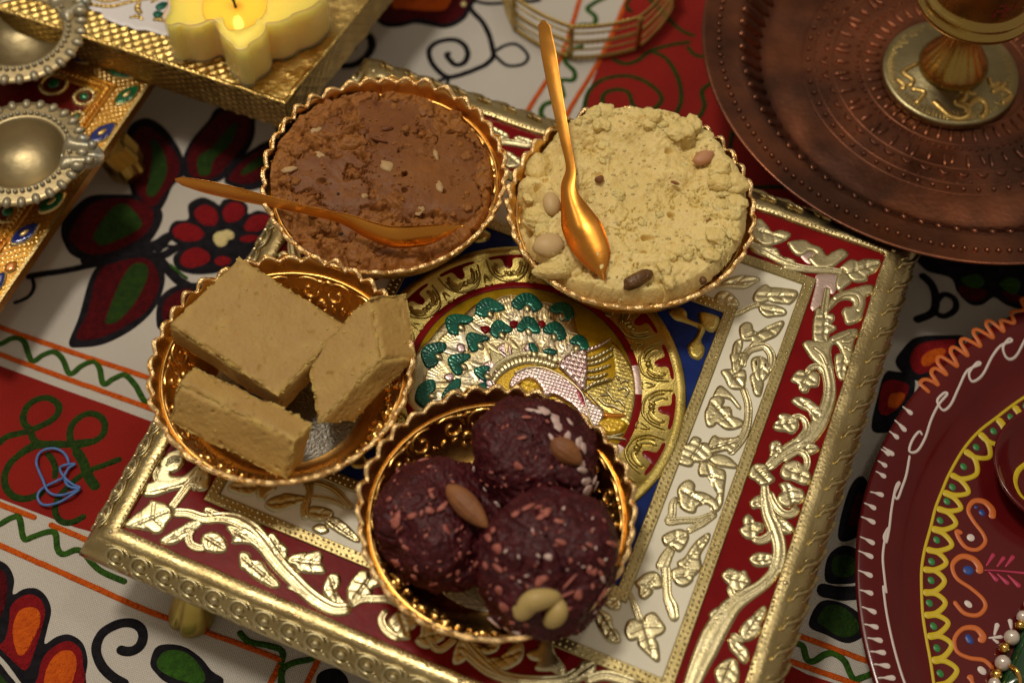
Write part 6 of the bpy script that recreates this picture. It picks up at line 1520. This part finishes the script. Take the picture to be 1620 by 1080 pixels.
dirs = d / np.linalg.norm(d, axis=1)[:, None]
rad = np.minimum(np.linalg.norm(d, axis=1) * .68, 1.42)
for k, z in ((1.0, 7.06), (.95, 6.98), (.9, 6.95), (.02, 6.94)): rings.append(np.c_[WK + dirs * rad[:, None] * k, np.full(n, z)])
obj("wax", np.vstack(rings), grid_faces(len(rings), n, True)[:, ::-1], WAX, CAN)
o = []
for k, z in ((.93, 6.995), (.5, 6.995), (.02, 6.995)): o.append(np.c_[WK + dirs * rad[:, None] * k, np.full(n, z)])
obj("melted_pool", np.vstack(o), grid_faces(3, n, True)[:, ::-1], WAXL, CAN)
rg_ = [ringz(.97, 4.99), ringz(.985, 4.985), ringz(1.0, 5.02), ringz(1.0, 7.22), ringz(.997, 7.27), ringz(.985, 7.27), ringz(.98, 7.22), ringz(.975, 5.03)]
obj("cup", np.vstack(rg_), grid_faces(8, n, True)[:, ::-1], CUP, CAN)
edge = M("cup_edge", (.50, .27, .16), 0, .3)
v, f = tube(np.c_[cc + (CT - cc) * .992, np.full(n, 7.28)], .018, 6, True); obj("cup_edge", v, f, edge, CAN)
v, f = tube(smooth(np.array([[WK[0] + .06, WK[1] - .10, 6.9], [WK[0] + .02, WK[1] - .03, 7.2], [WK[0] - .06, WK[1] + .03, 7.5], [WK[0] - .02, WK[1] + .06, 7.75]]), step=.05), .055, 8); obj("wick", v, f, M("burnt_wick", (.02, .018, .015), 0, .9), CAN)
v, f = lathe([(.01, 7.62), (.12, 7.72), (.20, 7.95), (.21, 8.2), (.14, 8.6), (.05, 9.0), (.005, 9.15)], 20, (WK[0] - .02, WK[1] + .05)); obj("flame", v, f, M("flame_mat", (1, .6, .2), 0, .5, emit=(1.0, .52, .14), estr=12), CAN)
fl_ = bpy.data.lights.new("candle_light", 'POINT'); fl_.energy = .02; fl_.color = (1.0, .55, .18); fl_.shadow_soft_size = .004
fo = bpy.data.objects.new("candle_light", fl_); COL.objects.link(fo); fo.location = (WK[0] * U, WK[1] * U, 9.4 * U)

# ------------------------------------------------------------------ jewelled stool on the left, with two brass lamps
SZ = 3.25
SK = at(250, 116, SZ); SA = np.array([math.cos(R(156.9)), math.sin(R(156.9))]); SB = np.array([math.cos(R(-112.4)), math.sin(R(-112.4))])
def sk(t, s): t = np.asarray(t, float); s = np.asarray(s, float); return SK[:2] + t[..., None] * SA + s[..., None] * SB
SKM = np.linalg.inv(np.array([SA, SB]).T)
JST = thing("jewelled_stool", "red and gold stool edged with green and blue leaf gems, under the two brass lamps", "stool", (*sk(7., 7.), 0))
JG = M("stool_gold", (.58, .45, .20), 1, .30, col2=(.50, .34, .12), nscale=60, bump=.4, bscale=900, rvar=.06)
JO = M("stool_orange_gold", (.50, .20, .02), .85, .28, .5, col2=(.60, .30, .03), nscale=90, bump=.4, bscale=700)
v, f = prism(sk(np.array([.1, 13.9, 13.9, .1]), np.array([.1, .1, 13.9, 13.9])), SZ - .5, SZ - .06); obj("stool_board", v, f, JO, JST, sm=False)
def sgrid(name, t, s, fz, mat, step=.05):
    nt, ns = max(2, int((t[1] - t[0]) / step)), max(2, int((s[1] - s[0]) / step))
    T, S = np.meshgrid(np.linspace(*t, nt), np.linspace(*s, ns), indexing='ij')
    p = sk(T.ravel(), S.ravel()); return obj(name, np.c_[p, fz(T.ravel(), S.ravel())], grid_faces(nt, ns)[:, ::-1], mat, JST)
grain = lambda T, S: SZ + .05 * np.clip(np.sin(T * 22 + .7 * np.sin(S * 9)) * np.sin(S * 22 + T * 5), 0, 1) + .01 * vn(np.c_[T, S], 2, 3)
sgrid("grained_border", (.1, 1.28), (.1, 13.9), grain, JG, .045); sgrid("grained_border", (1.28, 13.9), (.1, 1.28), grain, JG, .045)
for a_, b_ in (((.0, .14), (.0, 14)), ((.14, 14), (.0, .14))):
    sgrid("edge_line", a_, b_, lambda T, S: SZ + .075 - .0 * T, JG, .07)
v, f = prism(np.vstack([sk(0., 0.), sk(14., 0.), sk(14., 14.), sk(0., 14.)]), SZ - .42, SZ + .02); obj("stool_side", v, f, JO, JST, sm=False)
def sbar(name, t0, t1, mat, h, rope=False):
    """mitred inner stripes along the two visible edges"""
    tm = (t0 + t1) / 2
    V, F = strip(np.vstack([sk(tm, 13.9), sk(tm, 8.), sk(tm, tm)]) if not rope else np.vstack([sk(tm, 13.9 - i * .5) for i in range(int((13.9 - tm) / .5))] + [sk(tm, tm)]), [t1 - t0] * 2, h, flat(SZ), cols=9, groove='chain' if rope else None, step=.05, ends=False); obj(name, V, F, mat, JST)
    V, F = strip(np.vstack([sk(13.9, tm), sk(8., tm), sk(tm, tm)]), [t1 - t0] * 2, h, flat(SZ + .002), cols=9, groove='chain' if rope else None, step=.05, ends=False); obj(name, V, F, mat, JST)
sbar("orange_stripe", 1.24, 1.46, JO, .10); sbar("rope_stripe", 1.44, 1.70, JO, .15, True); sbar("orange_stripe", 1.68, 1.95, JO, .08)
v, f = prism(np.vstack([sk(1.9, 1.9), sk(13.9, 1.9), sk(13.9, 13.9), sk(1.9, 13.9)]), SZ - .1, SZ + .025); obj("red_field", v, f, M("red_foil", (.20, .012, .008), .5, .22, .8, col2=(.14, .006, .006), nscale=200, bump=.5, bscale=1200), JST, sm=False)
SBLUE = M("blue_gem", (.006, .016, .15), .2, .15, 1.0, col2=(.01, .03, .22), nscale=200); SGREEN = M("green_gem", (.0, .15, .045), .3, .15, 1.0, col2=(.0, .09, .03), nscale=200); SAMB = M("amber_gem", (.50, .16, .004), .4, .15, 1.0)
def gem(px, py, L, Wd, ang, mat):
    p = at(px, py, SZ + .1)[:2]; c, s = math.cos(R(ang)), math.sin(R(ang)); X = np.array([c, s]); Y = np.array([-s, c])
    lf = lambda k: [p + X * L * k * .5, p + X * L * k * .2 + Y * Wd * k * .42, p - X * L * k * .15 + Y * Wd * k * .48, p - X * L * k * .42 + Y * Wd * k * .25, p - X * L * k * .5, p - X * L * k * .42 - Y * Wd * k * .25, p - X * L * k * .1 - Y * Wd * k * .48, p + X * L * k * .25 - Y * Wd * k * .36]
    V, F = poly(lf(1.12), .11, flat(SZ), g=.07, rim=.1); o = obj("gem_setting", V, F, JG, JST)
    V, F = poly(lf(.95), .06, flat(SZ + .09), g=.06, rim=.12); obj("gem", V, F, mat, o)
    if mat is not SAMB: V, F = poly(lf(.36), .07, flat(SZ + .14), g=.05, rim=.08); obj("gem_eye", V, F, JG, o)
for q in ((212, 153, 1.55, .85, 50, SGREEN), (173, 213, 1.65, .9, 48, SBLUE), (190, 114, 1.5, .7, -22, SGREEN), (127, 90, 1.5, .7, -25, SBLUE), (93, 322, 1.5, .85, 48, SGREEN), (50, 372, 1.6, .85, 48, SBLUE), (28, 424, .7, .6, 60, SAMB), (2, 452, 1.5, .85, 60, SBLUE), (132, 268, 1.4, .8, 48, SGREEN)):
    gem(q[0] - (11 if q[4] > 0 else 0), q[1] - (3 if q[4] > 0 else 0), q[2] * .86, q[3] * .82, *q[4:])
for px, py, r in ((133, 153, .42), (85, 132, .55), (122, 186, .3), (12, 335, .5), (45, 112, .45)):
    p = at(px, py, SZ + .05)[:2]; a = np.linspace(0, 2 * math.pi, 20)
    V, F = strip(np.c_[p[0] + r * np.cos(a), p[1] + r * np.sin(a)], [.22, .22], .12, flat(SZ + .02), cols=7, groove='beads', step=.05, ends=False); o = obj("gold_ring", V, F, JG, JST)
    v, f = ball((p[0], p[1], SZ + .05), (r * .5, r * .5, .1), 16, 8); obj("gem", v, f, SGREEN, o)
def sfoot(t, s):
    c = sk(t, s); out = -SA; n_ = -SB; V = []
    a = np.linspace(0, 2 * math.pi, 32, endpoint=False)
    for z, off, la, lb in ((2.8, -.6, .8, .9), (2.4, -.3, .8, .9), (2.0, -.1, .75, .85), (1.4, .35, .8, .85), (.8, .5, .8, .8), (.3, .45, .7, .7), (.02, .35, .55, .55), (.02, .3, .05, .05)):
        k = 1 + .10 * np.cos(a * 6)
        V.append(np.c_[c + (np.cos(a) * la * k + off)[:, None] * out + (np.sin(a) * lb * k)[:, None] * n_, np.full(32, z)])
    obj("foot", np.vstack(V), grid_faces(7, 32, True)[:, ::-1], M("stool_foot_gold", (.50, .33, .08), 1, .3, bump=.2, bscale=500) if "stool_foot_gold" not in bpy.data.materials else bpy.data.materials["stool_foot_gold"], JST, sm=False)
sfoot(.75, 3.4); sfoot(3.2, 12.6); sfoot(13., 2.3); sfoot(13., 12.3)

DIYA = M("dull_brass", (.34, .28, .155), .85, .40, col2=(.42, .33, .18), nscale=60, bump=.25, bscale=350, bdist=.0006, rvar=.06)
DIYW = M("tarnished_brass", (.38, .34, .235), .75, .42, col2=(.29, .31, .29), nscale=150, ncontrast=(.5, .66), bump=.4, bscale=500, bdist=.0006)
def diya(label, c, spout, k_=1.0):
    z0 = SZ + .08
    t = thing("brass_oil_lamp", label, "oil lamp", (c[0], c[1], z0))
    v, f = lathe([(.02, z0), (1.0, z0), (1.3, z0 + .3), (1.95, z0 + .9), (2.3, z0 + 1.25), (2.42, z0 + 1.38), (2.40, z0 + 1.45), (2.2, z0 + 1.46), (1.72, z0 + 1.50), (1.64, z0 + 1.50), (1.58, z0 + 1.42), (1.38, z0 + .9), (.95, z0 + .55), (.5, z0 + .42), (.02, z0 + .40)], 120, c)
    obj("lamp_dish", v, f, DIYA, t)
    B1, B2 = [], []
    for i in range(46):
        a = 2 * math.pi * i / 46; B1.append(ball((c[0] + 1.83 * math.cos(a), c[1] + 1.83 * math.sin(a), z0 + 1.52), (.10, .10, .09), 8, 6))
    v, f = join(B1); obj("bead_ring", v, f, DIYW, t, kind="stuff")
    b0, f0 = ball((0, 0, 0), (.24, .17, .16), 12, 8)
    p = obj("petal_knob", b0 + [c[0], c[1], z0], f0, DIYW, t, base=(c[0], c[1], z0))
    for i in range(27):
        a = 2 * math.pi * i / 27
        if abs((a - R(spout) + math.pi) % (2 * math.pi) - math.pi) < .28 and i: continue
        k = p if i == 0 else copy_obj(p, t)
        k.location = (2.28 * math.cos(a) * U, 2.28 * math.sin(a) * U, 1.44 * U); k.rotation_euler = (0, 0, a)
    d = np.array([math.cos(R(spout)), math.sin(R(spout))]); n_ = np.array([-d[1], d[0]])
    o = [c + d * 1.55 - n_ * .75, c + d * 2.2 - n_ * .62, c + d * 2.75 - n_ * .5, c + d * 3.02 - n_ * .25, c + d * 3.08, c + d * 3.02 + n_ * .25, c + d * 2.75 + n_ * .5, c + d * 2.2 + n_ * .62, c + d * 1.55 + n_ * .75]
    V, F = poly(o, .42, flat(z0 + 1.30), g=.08, rim=.45, grooves=[(np.array([c + d * 1.5, c + d * 2.9]), .75, .22)]); obj("spout", V, F, DIYW, t)
    for sg in (-1, 1):
        v, f = ball((*(c + d * 2.25 + n_ * .62 * sg), z0 + 1.55), (.28, .22, .2), 12, 8); obj("spout_curl", v, f, DIYW, t)
        v, f = ball((*(c + d * 2.65 + n_ * .35 * sg), z0 + 1.58), (.2, .2, .16), 12, 8); obj("spout_curl", v, f, DIYW, t)
    t.scale = (k_, k_, k_)
    return t
diya("dull brass oil lamp whole in view, its spout over the blue gem", np.array(at(33, 243, SZ + 1.6)[:2]), -2, 1.09)
diya("dull brass oil lamp nearest the yellow candle, cut by the frame", np.array(at(30, 52, SZ + 1.7)[:2]), 38, 1.16)
